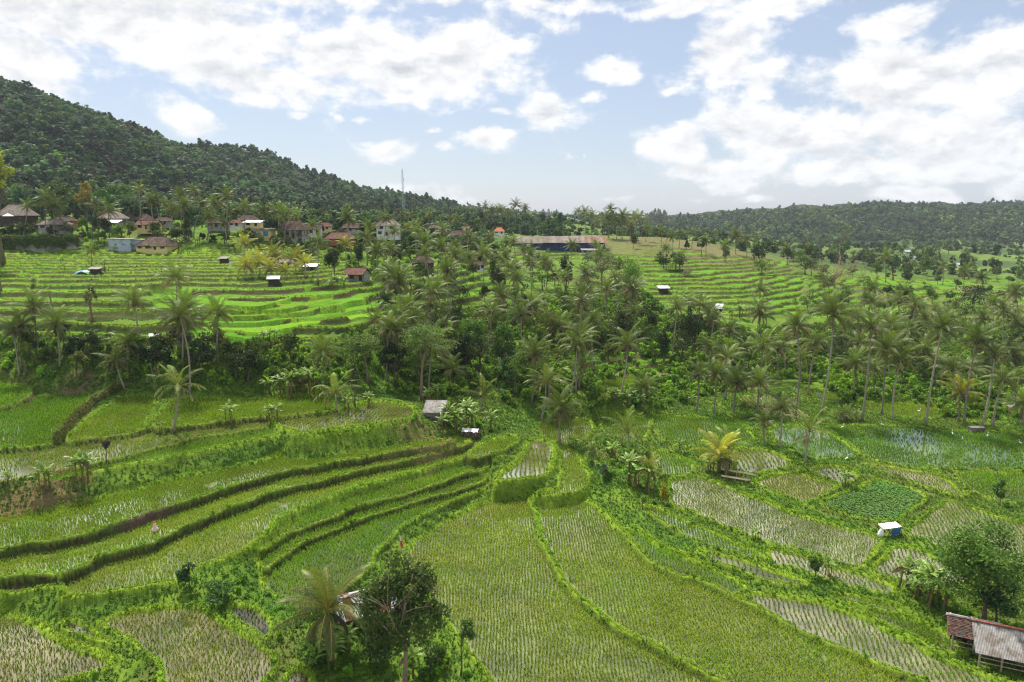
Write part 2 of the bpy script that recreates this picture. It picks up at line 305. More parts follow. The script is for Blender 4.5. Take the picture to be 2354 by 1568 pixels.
# thin duplicates
keep = []
for i in range(len(K)):
    if all(np.hypot(*(K[i] - K[j])) > .012 for j in keep): keep.append(i)
K = K[keep]; ZC = XYZ[keep, 2]
D = np.hypot(K[:, None, 0] - K[None, :, 0], K[:, None, 1] - K[None, :, 1])
A = np.vstack([np.hstack([D - np.eye(len(K)) * .004, np.ones((len(K), 1))]), np.hstack([np.ones((1, len(K))), [[0]]])])
W = np.linalg.solve(A, np.append(ZC, 0))
def base_z(x, y):
    x = np.asarray(x, float); y = np.asarray(y, float); sh = x.shape; x = x.ravel(); y = y.ravel(); r = np.empty(len(x))
    for i in range(0, len(x), 20000):
        d = np.hypot((x[i:i+20000] / y[i:i+20000] * 2.2)[:, None] - K[:, 0], (np.log(y[i:i+20000]) * 2.2)[:, None] - K[:, 1])
        r[i:i+20000] = d @ W[:-1] + W[-1]
    return r.reshape(sh)
# fan-shaped grid, fine near and coarse far
NU = 841; U = np.linspace(-1.06, 1.06, NU); dU = U[1] - U[0]
ys = [40.0]
while ys[-1] < 6000: ys.append(ys[-1] * (1.0031 if ys[-1] < 420 else 1.012))
YS = np.array(ys); NY = len(YS)
GY = np.repeat(YS[:, None], NU, 1); GX = U[None] * GY
ci = np.arange(0, NY, 5); ci = np.append(ci, NY - 1) if ci[-1] != NY - 1 else ci
cj = np.arange(0, NU, 6)
zc = base_z(GX[np.ix_(ci, cj)], GY[np.ix_(ci, cj)])
t = np.empty((NY, len(cj)))
for k in range(len(cj)): t[:, k] = np.interp(np.arange(NY), ci, zc[:, k])
GZ = np.empty((NY, NU))
for k in range(NY): GZ[k] = np.interp(np.arange(NU), cj, t[k])
n1 = fbm(GX / 9, GY / 9, 3, 4) - .5
GZ += n1 * np.clip((GY - 40) / 60, .3, 1) * 1.1 + (fbm(GX / 60, GY / 60, 5, 4) - .5) * np.clip((GY - 350) / 300, 0, 1) * 22 + (fbm(GX / 150, GY / 210, 7, 3) - .5) * np.clip((GY - 1100) / 200, 0, 1) * 40
BASEZ = GZ.copy()
OWN = np.full((NY, NU), -1, np.int16); BUND = np.zeros((NY, NU), np.float32); BANK = np.zeros((NY, NU), np.float32)
DIN = np.zeros((NY, NU), np.float32); WL = np.full((NY, NU), np.nan)
wobx = (fbm(GX / 1.7, GY / 1.7, 11, 3) - .5) * .8 + (fbm(GX / 7, GY / 7, 13, 2) - .5) * 1.0; woby = (fbm(GX / 1.7, GY / 1.7, 29, 3) - .5) * .8 + (fbm(GX / 7, GY / 7, 31, 2) - .5) * 1.0
bhn = fbm(GX / 2.3, GY / 2.3, 41, 3)
def chaikin(P):
    P = np.asarray(P, float); Q = np.roll(P, -1, 0)
    return np.stack([P * .8 + Q * .2, P * .2 + Q * .8], 1).reshape(-1, 2)
FIELDS = []          # (name, level, style, row angle, wet, world polygon)
def paint(pid, P, lev, bw, bh, wet, wob=1.0, bankk=1.0):
    P = chaikin(P); mg = 4
    r0 = np.searchsorted(YS, P[:, 1].min() - mg); r1 = np.searchsorted(YS, P[:, 1].max() + mg)
    if r1 - r0 < 2: return
    uu = np.concatenate([(P[:, 0] - mg) / P[:, 1], (P[:, 0] + mg) / P[:, 1]])
    c0 = max(0, np.searchsorted(U, uu.min()) - 1); c1 = min(NU, np.searchsorted(U, uu.max()) + 1)
    if c1 - c0 < 2: return
    s = np.s_[r0:r1, c0:c1]
    X = GX[s] + wobx[s] * wob; Y = GY[s] + woby[s] * wob
    ins = np.zeros(X.shape, bool); d2 = np.full(X.shape, 1e9)
    for (ax, ay), (bx, by) in zip(P, np.roll(P, -1, 0)):
        dx, dy = bx - ax, by - ay; l2 = dx * dx + dy * dy
        if l2 < 1e-9: continue
        if ay != by:
            cr = ((ay > Y) != (by > Y)) & (X < (bx - ax) * (Y - ay) / (by - ay) + ax); ins ^= cr
        tt = np.clip(((X - ax) * dx + (Y - ay) * dy) / l2, 0, 1)
        d2 = np.minimum(d2, (X - ax - tt * dx) ** 2 + (Y - ay - tt * dy) ** 2)
    d = np.sqrt(d2); z0 = GZ[s]
    hb = bh * (.35 + 1.3 * bhn[s])
    zin = lev - (.07 if wet else 0) + hb * sst(1 - d / bw)
    drop = np.abs(lev - z0); bk = (.28 + .30 * np.minimum(drop, 5)) * bankk
    to = np.clip((d - .12) / bk, 0, 1)
    zout = (lev + hb) + (z0 - lev - hb) * sst(to)
    ring = (~ins) & (to < 1)
    GZ[s] = np.where(ins, zin, np.where(ring, zout, z0))
    o = OWN[s]; b = BUND[s]; k = BANK[s]; di = DIN[s]; w = WL[s]
    o[ins] = -1; o[ins & (d > bw * .75)] = pid; o[ring & (to < .93)] = -1
    b[ins] = sst(1 - d / bw)[ins]; b[ring] = np.maximum(b * (to > .5), 1 - to * (2.2 if bankk < 1.5 else 1.2))[ring]
    k[ins] = 0; k[ring] = np.clip(np.where(z0 < lev, sst(to * 2.6) * (1 - to ** 6), .4 * (1 - to)), 0, 1)[ring] * np.clip(drop[ring] / .5, 0, 1) * (1 if bankk < 1.5 else .12)
    di[ins] = d[ins]
    w[ins] = np.where(d > bw * .3, lev + .02, np.nan)[ins] if wet else np.nan
items = []
for n, lev, P, bw, bh, st, ang in PAD:
    items.append((lev, n, [on_level(px, py, lev) for px, py in P], bw, bh, st, ang, True))
HILL = [[p for p in l if p[0] >= 330] for l in HILL[:7]]
hl = []
for li, L_ in enumerate(HILL):
    zs = []
    for (px, py) in L_:
        u, s_ = ray(px, py); yy = np.arange(110, 400, 1.0); g = base_z(u * yy, yy) - (CAMZ + s_ * yy)
        i = np.argmax(g > 0); zs.append(CAMZ + s_ * yy[i] if g.max() > 0 else CAMZ + s_ * 250)
    lev = float(np.median(zs))
    W_ = [on_level(px, py, lev) for px, py in L_]
    hl.append((lev, W_))
for li, (lev, W_) in enumerate(hl):
    ym = np.median([p[1] for p in W_])
    back = [(x * 1.03, y + 6 + 0.03 * y) for x, y in W_]
    items.append((lev, 'H%d' % li, W_ + back[::-1], .9, .55, 'hill', 85, False))
items.sort(key=lambda i: i[0])
for k, (lev, n, P, bw, bh, st, ang, wet) in enumerate(items):
    FIELDS.append((n, lev, st, ang, wet, np.array(P)))
    paint(k, P, lev, bw, bh, wet, 1.0, {'Pg': 3.2, 'Ph': 1.0, 'Ph2': 3.4, 'PB': 2.2, 'Ps': 1.6, 'Pi3': 1.0, 'R2': 1.6, 'R1': 1.9}.get(n, 1.0))
# contour terraces on the slope right of centre and beyond
def project(x, y, z):
    zz = z - CAMZ; f = y * cP - zz * sP; up = y * sP + zz * cP
    return CX + FPX * x / f, CY - FPX * up / f
def inpoly(PX, PY, P):
    r = np.zeros(PX.shape, bool)
    for (ax, ay), (bx, by) in zip(P, P[1:] + P[:1]):
        if ay != by: r ^= ((ay > PY) != (by > PY)) & (PX < (bx - ax) * (PY - ay) / (by - ay) + ax)
    return r
PXg, PYg = project(GX, GY, GZ)
CONT = inpoly(PXg, PYg, [(1490,570),(1560,572),(1640,585),(1800,600),(1850,640),(1830,720),(1700,730),(1560,700),(1500,690),(1470,600)]) & (GY > 190) & (GY < 420)
CONT |= inpoly(PXg, PYg, [(1180,576),(1470,582),(1480,600),(1180,592)]) & (GY > 250) & (GY < 420)
CONT |= inpoly(PXg, PYg, [(1860,640),(2353,640),(2353,720),(1860,730)]) & (GY > 200) & (GY < 420)
CONT |= inpoly(PXg, PYg, [(-200,575),(430,575),(560,560),(730,560),(900,640),(900,745),(700,790),(500,800),(-200,775)]) & (GY > 125) & (GY < 300)
CONT |= inpoly(PXg, PYg, [(890,615),(1190,600),(1190,730),(890,745)]) & (GY > 140) & (GY < 330)
CONT |= inpoly(PXg, PYg, [(1380,780),(1500,770),(1560,860),(1400,850),(1330,830)]) & (GY > 140) & (GY < 220)
zt_ = np.arange(-20, 80, .05); F_l = np.cumsum(.05 / np.interp(zt_, [17, 20.5, 24], [1.35, 1.1, .60])); F_r = zt_ / .95
LFT = GX < 0; ZW = np.where(LFT, np.interp(BASEZ, zt_, F_l), np.interp(BASEZ, zt_, F_r)); q = ZW + (fbm(GX / 22, GY / 22, 77, 3) - .5) * 1.1; fr = q - np.floor(q)
zt = (np.floor(q) + sst((fr - .82) / .18) - (fbm(GX / 22, GY / 22, 77, 3) - .5) * 1.1); zt = np.where(LFT, np.interp(zt, F_l, zt_), np.interp(zt, F_r, zt_))
zt = zt + .30 * np.exp(-((fr - .06) / .07) ** 2)
cm = CONT & (OWN < 0)
GZ[cm] = zt[cm]; BUND[cm] = np.exp(-((fr - .08) / .12) ** 2)[cm]; BANK[cm] = np.where(fr > .84, .75, 0)[cm]
OWN[cm & (fr > .2) & (fr < .8)] = 900

def gidx(x, y):
    r = np.clip(np.searchsorted(YS, y) - 1, 0, NY - 2); u = x / y
    c = np.clip(((u - U[0]) / dU).astype(int), 0, NU - 2)
    return r, c
def ground(x, y):
    x = np.atleast_1d(np.asarray(x, float)); y = np.atleast_1d(np.asarray(y, float)); r, c = gidx(x, y)
    fr = np.clip((y - YS[r]) / (YS[r + 1] - YS[r]), 0, 1); fc = np.clip((x / y - U[c]) / dU, 0, 1)
    return (GZ[r, c] * (1 - fr) + GZ[r + 1, c] * fr) * (1 - fc) + (GZ[r, c + 1] * (1 - fr) + GZ[r + 1, c + 1] * fr) * fc
def g1(x, y): return float(ground(x, y)[0])
def hit(px, py, ymin=44, ymax=3000):
    """where the sight line of a measured point meets the ground"""
    u, s = ray(px, py); yy = YS[(YS > ymin) & (YS < ymax)]
    d = ground(u * yy, yy) - (CAMZ + s * yy); i = int(np.argmax(d > 0))
    if d.max() <= 0: i = len(yy) - 1
    y = yy[i]
    if i > 0 and d[i] > 0:
        k = d[i - 1] / (d[i - 1] - d[i] - 1e-12); y = yy[i - 1] + (yy[i] - yy[i - 1]) * k
    return (u * y, y, g1(u * y, y))

# ---- ground colours (what the ground itself is: grass, soil, forest floor)
nA = fbm(GX / 3.1, GY / 3.1, 61, 4)[..., None]; nB = fbm(GX / .6, GY / .6, 67, 3)[..., None]; nC = fbm(GX / 25, GY / 25, 71, 3)[..., None]
mix = lambda a, b, t: a + (b - a) * t
C_ = lambda *c: np.array(c, float)
GC = mix(C_(.07,.14,.014), C_(.14,.23,.022), sst((nA - .25) / .5))
GC = mix(GC, C_(.13,.115,.04), sst((nC - .60) / .1) * .5)
far = sst((GY - 300) / 200)[..., None]
valley = mix(C_(.06,.10,.03), C_(.13,.20,.04), sst((fbm(GX / 45, GY / 45, 81, 4)[..., None] - .4) / .2))
GC = mix(GC, valley, far)
forest = sst((GZ - 46) / 6)[..., None] * sst((GY - 380) / 80)[..., None]
forest = np.maximum(forest, (sst((GX - 150) / 100) * sst((GY - 1120) / 60))[..., None])
GC = mix(GC, C_(.022,.036,.014), forest)
bn = mix(C_(.15,.25,.018), C_(.24,.35,.028), nA) * (.7 + .6 * nB)
GC = mix(GC, bn, np.clip(BUND, 0, 1)[..., None])
soil = mix(C_(.022,.014,.009), C_(.055,.036,.022), nB)
GC = mix(GC, soil, (np.clip(BANK, 0, 1) * .95)[..., None] * (.75 + .25 * sst((nA - .3) / .3)))
STY = {  # style: (mud colour, rice colour, rice height, row pitch, plant pitch, cover)
 'mud':   ((.17,.15,.07), (.15,.24,.025), .42, .42, .26, .98),
 'mudrow':((.22,.205,.13), (.15,.26,.03), .44, .46, .27, 1.0),
 'dark':  ((.07,.06,.03), (.07,.13,.016), .34, .42, .30, .9),
 'light': ((.14,.155,.04), (.20,.34,.02), .42, .37, .25, .98),
 'lightm':((.15,.14,.06), (.19,.30,.02), .36, .44, .27, .97),
 'green': ((.08,.10,.02), (.15,.31,.018), .46, .34, .25, .98),
 'olive': ((.14,.155,.045), (.20,.32,.022), .44, .33, .23, .99),
 'brown': ((.085,.105,.015), (.16,.29,.014), .36, .34, .26, .97),
 'shine': ((.10,.105,.03), (.15,.27,.02), .34, .62, .26, .95),
 'flood': ((.06,.11,.018), (.12,.27,.014), .32, .26, .22, .98),
 'lush':  ((.06,.085,.012), (.13,.29,.012), .42, .33, .24, 1.0),
 'veg':   ((.10,.13,.05), (.13,.29,.06), .3, .42, .42, 1.0)}
for k, (n, lev, st, ang, wet, P) in enumerate(FIELDS):
    mk = OWN == k
    if st == 'hill':
        rr = random.Random(n); v = rr.uniform(.8, 1.15); yv = rr.uniform(.75, 1.2)
        GC[mk] = (mix(C_(.095 * yv, .23, .008), C_(.14 * yv, .28, .010), nA[mk]) * v * (.75 + .5 * nB[mk]))
    else:
        m0 = np.array(STY[st][0]); GC[mk] = m0 * (.7 + .6 * nA[mk])
mk = OWN == 900
hz = nC[mk]; GC[mk] = mix(C_(.10,.17,.02), C_(.095,.235,.009), sst((hz - .38) / .2)) * (.7 + .6 * nA[mk])
# bare brown spots on banks
for (px, py, r_, c_) in ((330,1200,3.0,(.10,.07,.045)),(90,1165,5,(.16,.12,.05)),(975,1010,5,(.17,.15,.05)),(150,905,4,(.16,.13,.06)),(1520,560,40,(.15,.145,.05)),(1640,580,40,(.15,.14,.055)),(1450,850,10,(.16,.16,.06)),(2260,672,22,(.22,.17,.10)),(2050,690,16,(.18,.15,.08)),(1780,930,6,(.18,.14,.09))):
    x, y, z = hit(px, py); dd = np.hypot(GX - x, (GY - y) * .7)
    tt = (sst(1.4 - dd / r_ + (nA[..., 0] - .5) * 1.2) * (OWN < 0))[..., None]
    GC = mix(GC, C_(*c_) * (.7 + .6 * nB), tt)
idx = np.arange(NY * NU).reshape(NY, NU)
Q = np.stack([idx[:-1, :-1], idx[:-1, 1:], idx[1:, 1:], idx[1:, :-1]], -1).reshape(-1, 4)

m, nt, N, L = newmat('ground')
out = N('ShaderNodeOutputMaterial'); b = N('ShaderNodeBsdfPrincipled'); L(b.outputs[0], out.inputs[0])
at = N('ShaderNodeAttribute'); at.attribute_name = 'Col'
tc = N('ShaderNodeTexCoord'); nz = N('ShaderNodeTexNoise'); nz.inputs['Scale'].default_value = 2.6; nz.inputs['Detail'].default_value = 9; nz.inputs['Roughness'].default_value = .7
L(tc.outputs['Object'], nz.inputs['Vector'])
mr = N('ShaderNodeMapRange'); L(nz.outputs['Fac'], mr.inputs[0]); mr.inputs[1].default_value = .3; mr.inputs[2].default_value = .7; mr.inputs[3].default_value = .6; mr.inputs[4].default_value = 1.4
vm = N('ShaderNodeVectorMath'); vm.operation = 'SCALE'; L(at.outputs['Color'], vm.inputs[0]); L(mr.outputs[0], vm.inputs['Scale']); L(vm.outputs[0], b.inputs['Base Color'])
b.inputs['Roughness'].default_value = .95; b.inputs['Specular IOR Level'].default_value = .1
bp = N('ShaderNodeBump'); bp.inputs['Distance'].default_value = .25; L(nz.outputs['Fac'], bp.inputs['Height']); L(bp.outputs[0], b.inputs['Normal'])
V = np.stack([GX, GY, GZ], -1).reshape(-1, 3)
tag(obj('ground', mesh('ground', V, Q, m, col=GC.reshape(-1, 3), smooth=True)), kind='structure')
# ---- standing water of the paddies
wok = np.isfinite(WL) & (GZ < WL + .22); WLf = np.where(wok, WL, np.nan)
w4 = np.stack([WLf[:-1, :-1], WLf[:-1, 1:], WLf[1:, 1:], WLf[1:, :-1]], -1).reshape(-1, 4)
ok = np.isfinite(w4).all(1) & (np.ptp(np.nan_to_num(w4), axis=1) < .01)
Qw = Q[ok]; used, inv = np.unique(Qw.ravel(), return_inverse=True)
Vw = V[used].copy(); Vw[:, 2] = WLf.reshape(-1)[used]
WC = np.zeros((NY * NU, 3))
for k, f in enumerate(FIELDS):
    if f[4]:
        mk = ((np.abs(WL - (f[1] + .02)) < 1e-6) & (OWN == k)).reshape(-1); WC[mk] = STY[f[2]][0]
bl = WC.sum(1) == 0; WC[bl] = GC.reshape(-1, 3)[bl] * .5 + np.array((.05, .045, .02))
m, nt, N, L = newmat('paddy_water')
out = N('ShaderNodeOutputMaterial'); b = N('ShaderNodeBsdfPrincipled'); L(b.outputs[0], out.inputs[0])
at = N('ShaderNodeAttribute'); at.attribute_name = 'Col'
tc = N('ShaderNodeTexCoord'); nz = N('ShaderNodeTexNoise'); nz.inputs['Scale'].default_value = .35; nz.inputs['Detail'].default_value = 7; L(tc.outputs['Object'], nz.inputs['Vector'])
mr = N('ShaderNodeMapRange'); L(nz.outputs['Fac'], mr.inputs[0]); mr.inputs[1].default_value = .35; mr.inputs[2].default_value = .65; mr.inputs[3].default_value = .6; mr.inputs[4].default_value = 1.3
vm = N('ShaderNodeVectorMath'); vm.operation = 'SCALE'; L(at.outputs['Color'], vm.inputs[0]); L(mr.outputs[0], vm.inputs['Scale']); L(vm.outputs[0], b.inputs['Base Color'])
b.inputs['Roughness'].default_value = .06; b.inputs['IOR'].default_value = 1.8; b.inputs['Specular IOR Level'].default_value = .5
n2 = N('ShaderNodeTexNoise'); n2.inputs['Scale'].default_value = 5; L(tc.outputs['Object'], n2.inputs['Vector'])
bp = N('ShaderNodeBump'); bp.inputs['Strength'].default_value = .25; bp.inputs['Distance'].default_value = .01; L(n2.outputs['Fac'], bp.inputs['Height']); L(bp.outputs[0], b.inputs['Normal'])
tag(obj('paddy_water', mesh('paddy_water', Vw, inv.reshape(-1, 4), m, col=WC[used], smooth=True)), kind='structure')
# ------------------------------------------------------------------ sun, sky and clouds
SUN_EL, SUN_AZ = math.radians(58), math.radians(-28)      # azimuth from +Y (view direction) towards +X
sd = (math.sin(SUN_AZ) * math.cos(SUN_EL), math.cos(SUN_AZ) * math.cos(SUN_EL), math.sin(SUN_EL))
sl = bpy.data.lights.new('sun', 'SUN'); sl.energy = 5.0; sl.angle = math.radians(3); sl.color = (1, .94, .82)
so = bpy.data.objects.new('sun', sl); link(so)
from mathutils import Vector
so.rotation_euler = Vector(sd).to_track_quat('Z', 'Y').to_euler()
world = bpy.data.worlds.new('World'); scene.world = world; world.use_nodes = True
nt = world.node_tree; nt.nodes.clear(); N = nt.nodes.new; L = nt.links.new
wo = N('ShaderNodeOutputWorld'); bg = N('ShaderNodeBackground'); L(bg.outputs[0], wo.inputs[0]); bg.inputs[1].default_value = .095
sky = N('ShaderNodeTexSky'); sky.sky_type = 'NISHITA'; sky.sun_disc = False; sky.sun_elevation = SUN_EL; sky.sun_rotation = SUN_AZ
sky.altitude = 300; sky.air_density = 1.0; sky.dust_density = 1.2; sky.ozone_density = 1.5
def M(op, a, b=None, c=None, clamp=False):
    n = N('ShaderNodeMath'); n.operation = op; n.use_clamp = clamp
    for i, v in enumerate((a, b, c)):
        if v is None: continue
        if isinstance(v, (int, float)): n.inputs[i].default_value = v
        else: L(v, n.inputs[i])
    return n.outputs[0]
tc = N('ShaderNodeTexCoord'); sx = N('ShaderNodeSeparateXYZ'); L(tc.outputs['Generated'], sx.inputs[0])
az = M('ARCTAN2', sx.outputs[0], sx.outputs[1]); el = M('ARCSINE', sx.outputs[2])
cb = N('ShaderNodeCombineXYZ'); L(az, cb.inputs[0]); L(el, cb.inputs[1]); P0 = cb.outputs[0]
def azel(px, py):
    u, s = ray(px, py); l = math.sqrt(1 + u * u + s * s); return math.atan2(u, 1), math.asin(s / l)
def noise(vec, scale, det, rough=.55, dist=0, off=0):
    mp = N('ShaderNodeMapping'); L(vec, mp.inputs[0]); mp.inputs['Location'].default_value = (off, off * .7, off * .3)
    mp.inputs['Scale'].default_value = (1, 1.7, 1)
    n = N('ShaderNodeTexNoise'); L(mp.outputs[0], n.inputs['Vector']); n.inputs['Scale'].default_value = scale; n.inputs['Detail'].default_value = det
    n.inputs['Roughness'].default_value = rough; n.inputs['Distortion'].default_value = dist
    return n.outputs['Fac']
# cloud masses: centre, half width, half height in measured points, tilt, weight
BL = [(500,-130,900,110,0,1.3),(1700,-140,700,100,0,1.15),(330,40,600,105,0.02,1.1),(60,120,230,95,0,1.0),(900,140,330,85,.06,1.15),(560,170,300,65,.25,.95),(1050,100,200,60,.05,.9),(760,215,180,35,.1,.8),(420,270,140,40,.45,.72),(120,195,160,40,.3,.75),  # first two masses lie out of view, added for the water to mirror
 (1260,268,70,55,-.2,.95),(1110,325,75,28,-.1,.9),(910,345,72,28,-.15,.85),(1030,345,45,16,0,.7),(1150,258,40,12,0,.65),(670,268,26,11,0,.75),(840,278,36,10,0,.62),(780,280,22,9,0,.6),(990,308,22,9,0,.55),
 (1400,160,75,30,-.1,.8),(1340,225,35,12,0,.6),(1250,45,75,26,.4,.7),(1330,10,110,22,0,.8),(1560,15,120,18,0,.7),
 (1650,130,110,90,-.1,1.05),(1720,190,80,60,0,.8),(1560,205,30,14,0,.65),(1800,25,130,22,-.1,.75),(2050,45,150,40,-.15,.8),
 (2100,170,300,110,-.2,1.1),(2330,120,160,120,-.2,1.0),(1700,290,110,55,0,1.05),(1560,330,110,50,-.05,.95),(1900,310,330,75,-.02,1.1),(2150,330,260,80,0,1.1),(1650,385,180,34,0,.9),(1980,380,230,45,0,.95),(1660,418,80,22,0,.8),(2330,330,150,60,0,1.05),
 (2050,455,80,20,0,.85),(2160,450,80,24,0,.85),(2330,440,90,25,0,.8),(1720,452,34,11,0,.65),(1850,412,22,11,0,.6),(1310,360,50,12,0,.55),(1357,357,10,9,0,.6),(2250,400,140,40,0,.8),(1250,8,80,14,0,.8),
 (700,430,500,14,0,.35),(1500,455,500,10,0,.3)]
warp = N('ShaderNodeTexNoise'); L(P0, warp.inputs['Vector']); warp.inputs['Scale'].default_value = 9; warp.inputs['Detail'].default_value = 5
ws = N('ShaderNodeVectorMath'); ws.operation = 'SUBTRACT'; L(warp.outputs['Color'], ws.inputs[0]); ws.inputs[1].default_value = (.5, .5, .5)
ws2 = N('ShaderNodeVectorMath'); ws2.operation = 'MULTIPLY'; L(ws.outputs[0], ws2.inputs[0]); ws2.inputs[1].default_value = (.09, .045, 0)
wa = N('ShaderNodeVectorMath'); wa.operation = 'ADD'; L(P0, wa.inputs[0]); L(ws2.outputs[0], wa.inputs[1]); PW = wa.outputs[0]
acc = None
for (px, py, w, h, rot, wt) in BL:
    a, e = azel(px, py); rx = w / FPX * (1 / (1 + ((px - CX) / FPX) ** 2)); ry = h / FPX * (1 / math.sqrt(1 + ((px - CX) / FPX) ** 2))
    mp = N('ShaderNodeMapping'); mp.vector_type = 'TEXTURE'; L(PW, mp.inputs[0])
    mp.inputs['Location'].default_value = (a, e, 0); mp.inputs['Rotation'].default_value = (0, 0, -rot * .8); mp.inputs['Scale'].default_value = (rx, ry, 1)
    ln = N('ShaderNodeVectorMath'); ln.operation = 'LENGTH'; L(mp.outputs[0], ln.inputs[0])
    v = M('MULTIPLY_ADD', ln.outputs['Value'], -wt * .75, wt)
    acc = v if acc is None else M('SMOOTH_MAX', acc, v, .12)
# rest of the sky dome, out of the picture: broken cloud
gen = M('MULTIPLY_ADD', noise(P0, 3.0, 3, off=3.1), 2.6, -1.0)
outm = M('SUBTRACT', 1, M('MULTIPLY', M('LESS_THAN', M('ABSOLUTE', az), .72), M('LESS_THAN', el, .37)))
acc = M('SMOOTH_MAX', acc, M('MULTIPLY_ADD', outm, 3.0, M('SUBTRACT', gen, 3.0)), .1)
acc = M('MAXIMUM', acc, -1.0)
f1 = noise(P0, 10, 10, .58, .15); up = N('ShaderNodeVectorMath'); up.operation = 'ADD'; L(P0, up.inputs[0]); up.inputs[1].default_value = (-.006, .013, 0)
f2 = noise(up.outputs[0], 10, 10, .58, .15)
f3 = noise(P0, 42, 6, .6, 0, 1.7)
det = M('ADD', M('MULTIPLY_ADD', f1, 2.25, -1.12), M('MULTIPLY_ADD', f3, .55, -.28))
den = M('ADD', acc, det)
ms = N('ShaderNodeMapRange'); ms.interpolation_type = 'SMOOTHSTEP'; L(den, ms.inputs[0]); ms.inputs[1].default_value = .14; ms.inputs[2].default_value = .62
shade = M('MULTIPLY_ADD', M('SUBTRACT', f2, f1), 4.2, .42, clamp=True)           # density towards the sun: shaded underside
thick = N('ShaderNodeMapRange'); thick.interpolation_type = 'SMOOTHSTEP'; L(acc, thick.inputs[0]); thick.inputs[1].default_value = .35; thick.inputs[2].default_value = 1.0
sh = M('MULTIPLY', shade, M('MULTIPLY_ADD', thick.outputs[0], .7, .3))
ccol = N('ShaderNodeMix'); ccol.data_type = 'RGBA'; L(sh, ccol.inputs[0]); ccol.inputs[6].default_value = (8.8, 8.75, 8.7, 1); ccol.inputs[7].default_value = (5.0, 5.2, 5.6, 1)
sn = N('ShaderNodeVectorMath'); sn.operation = 'DOT_PRODUCT'; L(tc.outputs['Generated'], sn.inputs[0]); sn.inputs[1].default_value = sd
s1 = N('ShaderNodeMapRange'); s1.interpolation_type = 'SMOOTHSTEP'; L(sn.outputs['Value'], s1.inputs[0]); s1.inputs[1].default_value = .45; s1.inputs[2].default_value = .85
s2 = N('ShaderNodeMapRange'); s2.interpolation_type = 'SMOOTHSTEP'; L(el, s2.inputs[0]); s2.inputs[1].default_value = .29; s2.inputs[2].default_value = .37
s3 = N('ShaderNodeMapRange'); s3.interpolation_type = 'SMOOTHSTEP'; L(el, s3.inputs[0]); s3.inputs[1].default_value = .38; s3.inputs[2].default_value = .50; s3.inputs[3].default_value = 1; s3.inputs[4].default_value = .15
glow = M('MULTIPLY_ADD', M('MULTIPLY', M('MULTIPLY', s1.outputs[0], s2.outputs[0]), s3.outputs[0]), 2.4, 1.0)        # brightness added to the cloud band just above the view, for whiter water reflections
cgl = N('ShaderNodeVectorMath'); cgl.operation = 'SCALE'; L(ccol.outputs[2], cgl.inputs[0]); L(glow, cgl.inputs['Scale'])
skc = N('ShaderNodeVectorMath'); skc.operation = 'MULTIPLY'; L(sky.outputs[0], skc.inputs[0]); skc.inputs[1].default_value = (.95, .93, .92)
mx = N('ShaderNodeMix'); mx.data_type = 'RGBA'; L(ms.outputs[0], mx.inputs[0]); L(skc.outputs[0], mx.inputs[6]); L(cgl.outputs[0], mx.inputs[7])
veil = N('ShaderNodeMix'); veil.data_type = 'RGBA'; veil.inputs[0].default_value = .42; L(skc.outputs[0], veil.inputs[6]); veil.inputs[7].default_value = (4.9, 5.7, 7.3, 1); L(veil.outputs[2], mx.inputs[6])
L(mx.outputs[2], bg.inputs[0])
world.cycles.sampling_method = 'MANUAL'; world.cycles.sample_map_resolution = 512
# air
m, nt, N, L = newmat('haze')
out = N('ShaderNodeOutputMaterial'); v = N('ShaderNodeVolumePrincipled'); L(v.outputs[0], out.inputs['Volume'])
v.inputs['Color'].default_value = (.80, .88, 1, 1); v.inputs['Density'].default_value = .00008; v.inputs['Anisotropy'].default_value = .1
HZ = MB().box(-7000, 7000, -60, 6100, -80, 330).build('haze', m); tag(HZ, kind='stuff')
scene.view_settings.view_transform = 'Standard'; scene.view_settings.look = 'None'; scene.view_settings.exposure = 0.42; scene.view_settings.gamma = 1
scene.render.engine = 'CYCLES'; cy = scene.cycles
cy.max_bounces = 6; cy.diffuse_bounces = 3; cy.glossy_bounces = 2; cy.transmission_bounces = 4; cy.transparent_max_bounces = 4; cy.volume_bounces = 0
cy.use_denoising = True; cy.denoiser = 'OPENIMAGEDENOISE'; cy.denoising_input_passes = 'RGB_ALBEDO_NORMAL'; cy.denoising_prefilter = 'ACCURATE'; cy.sample_clamp_indirect = 6; cy.filter_width = 1.2
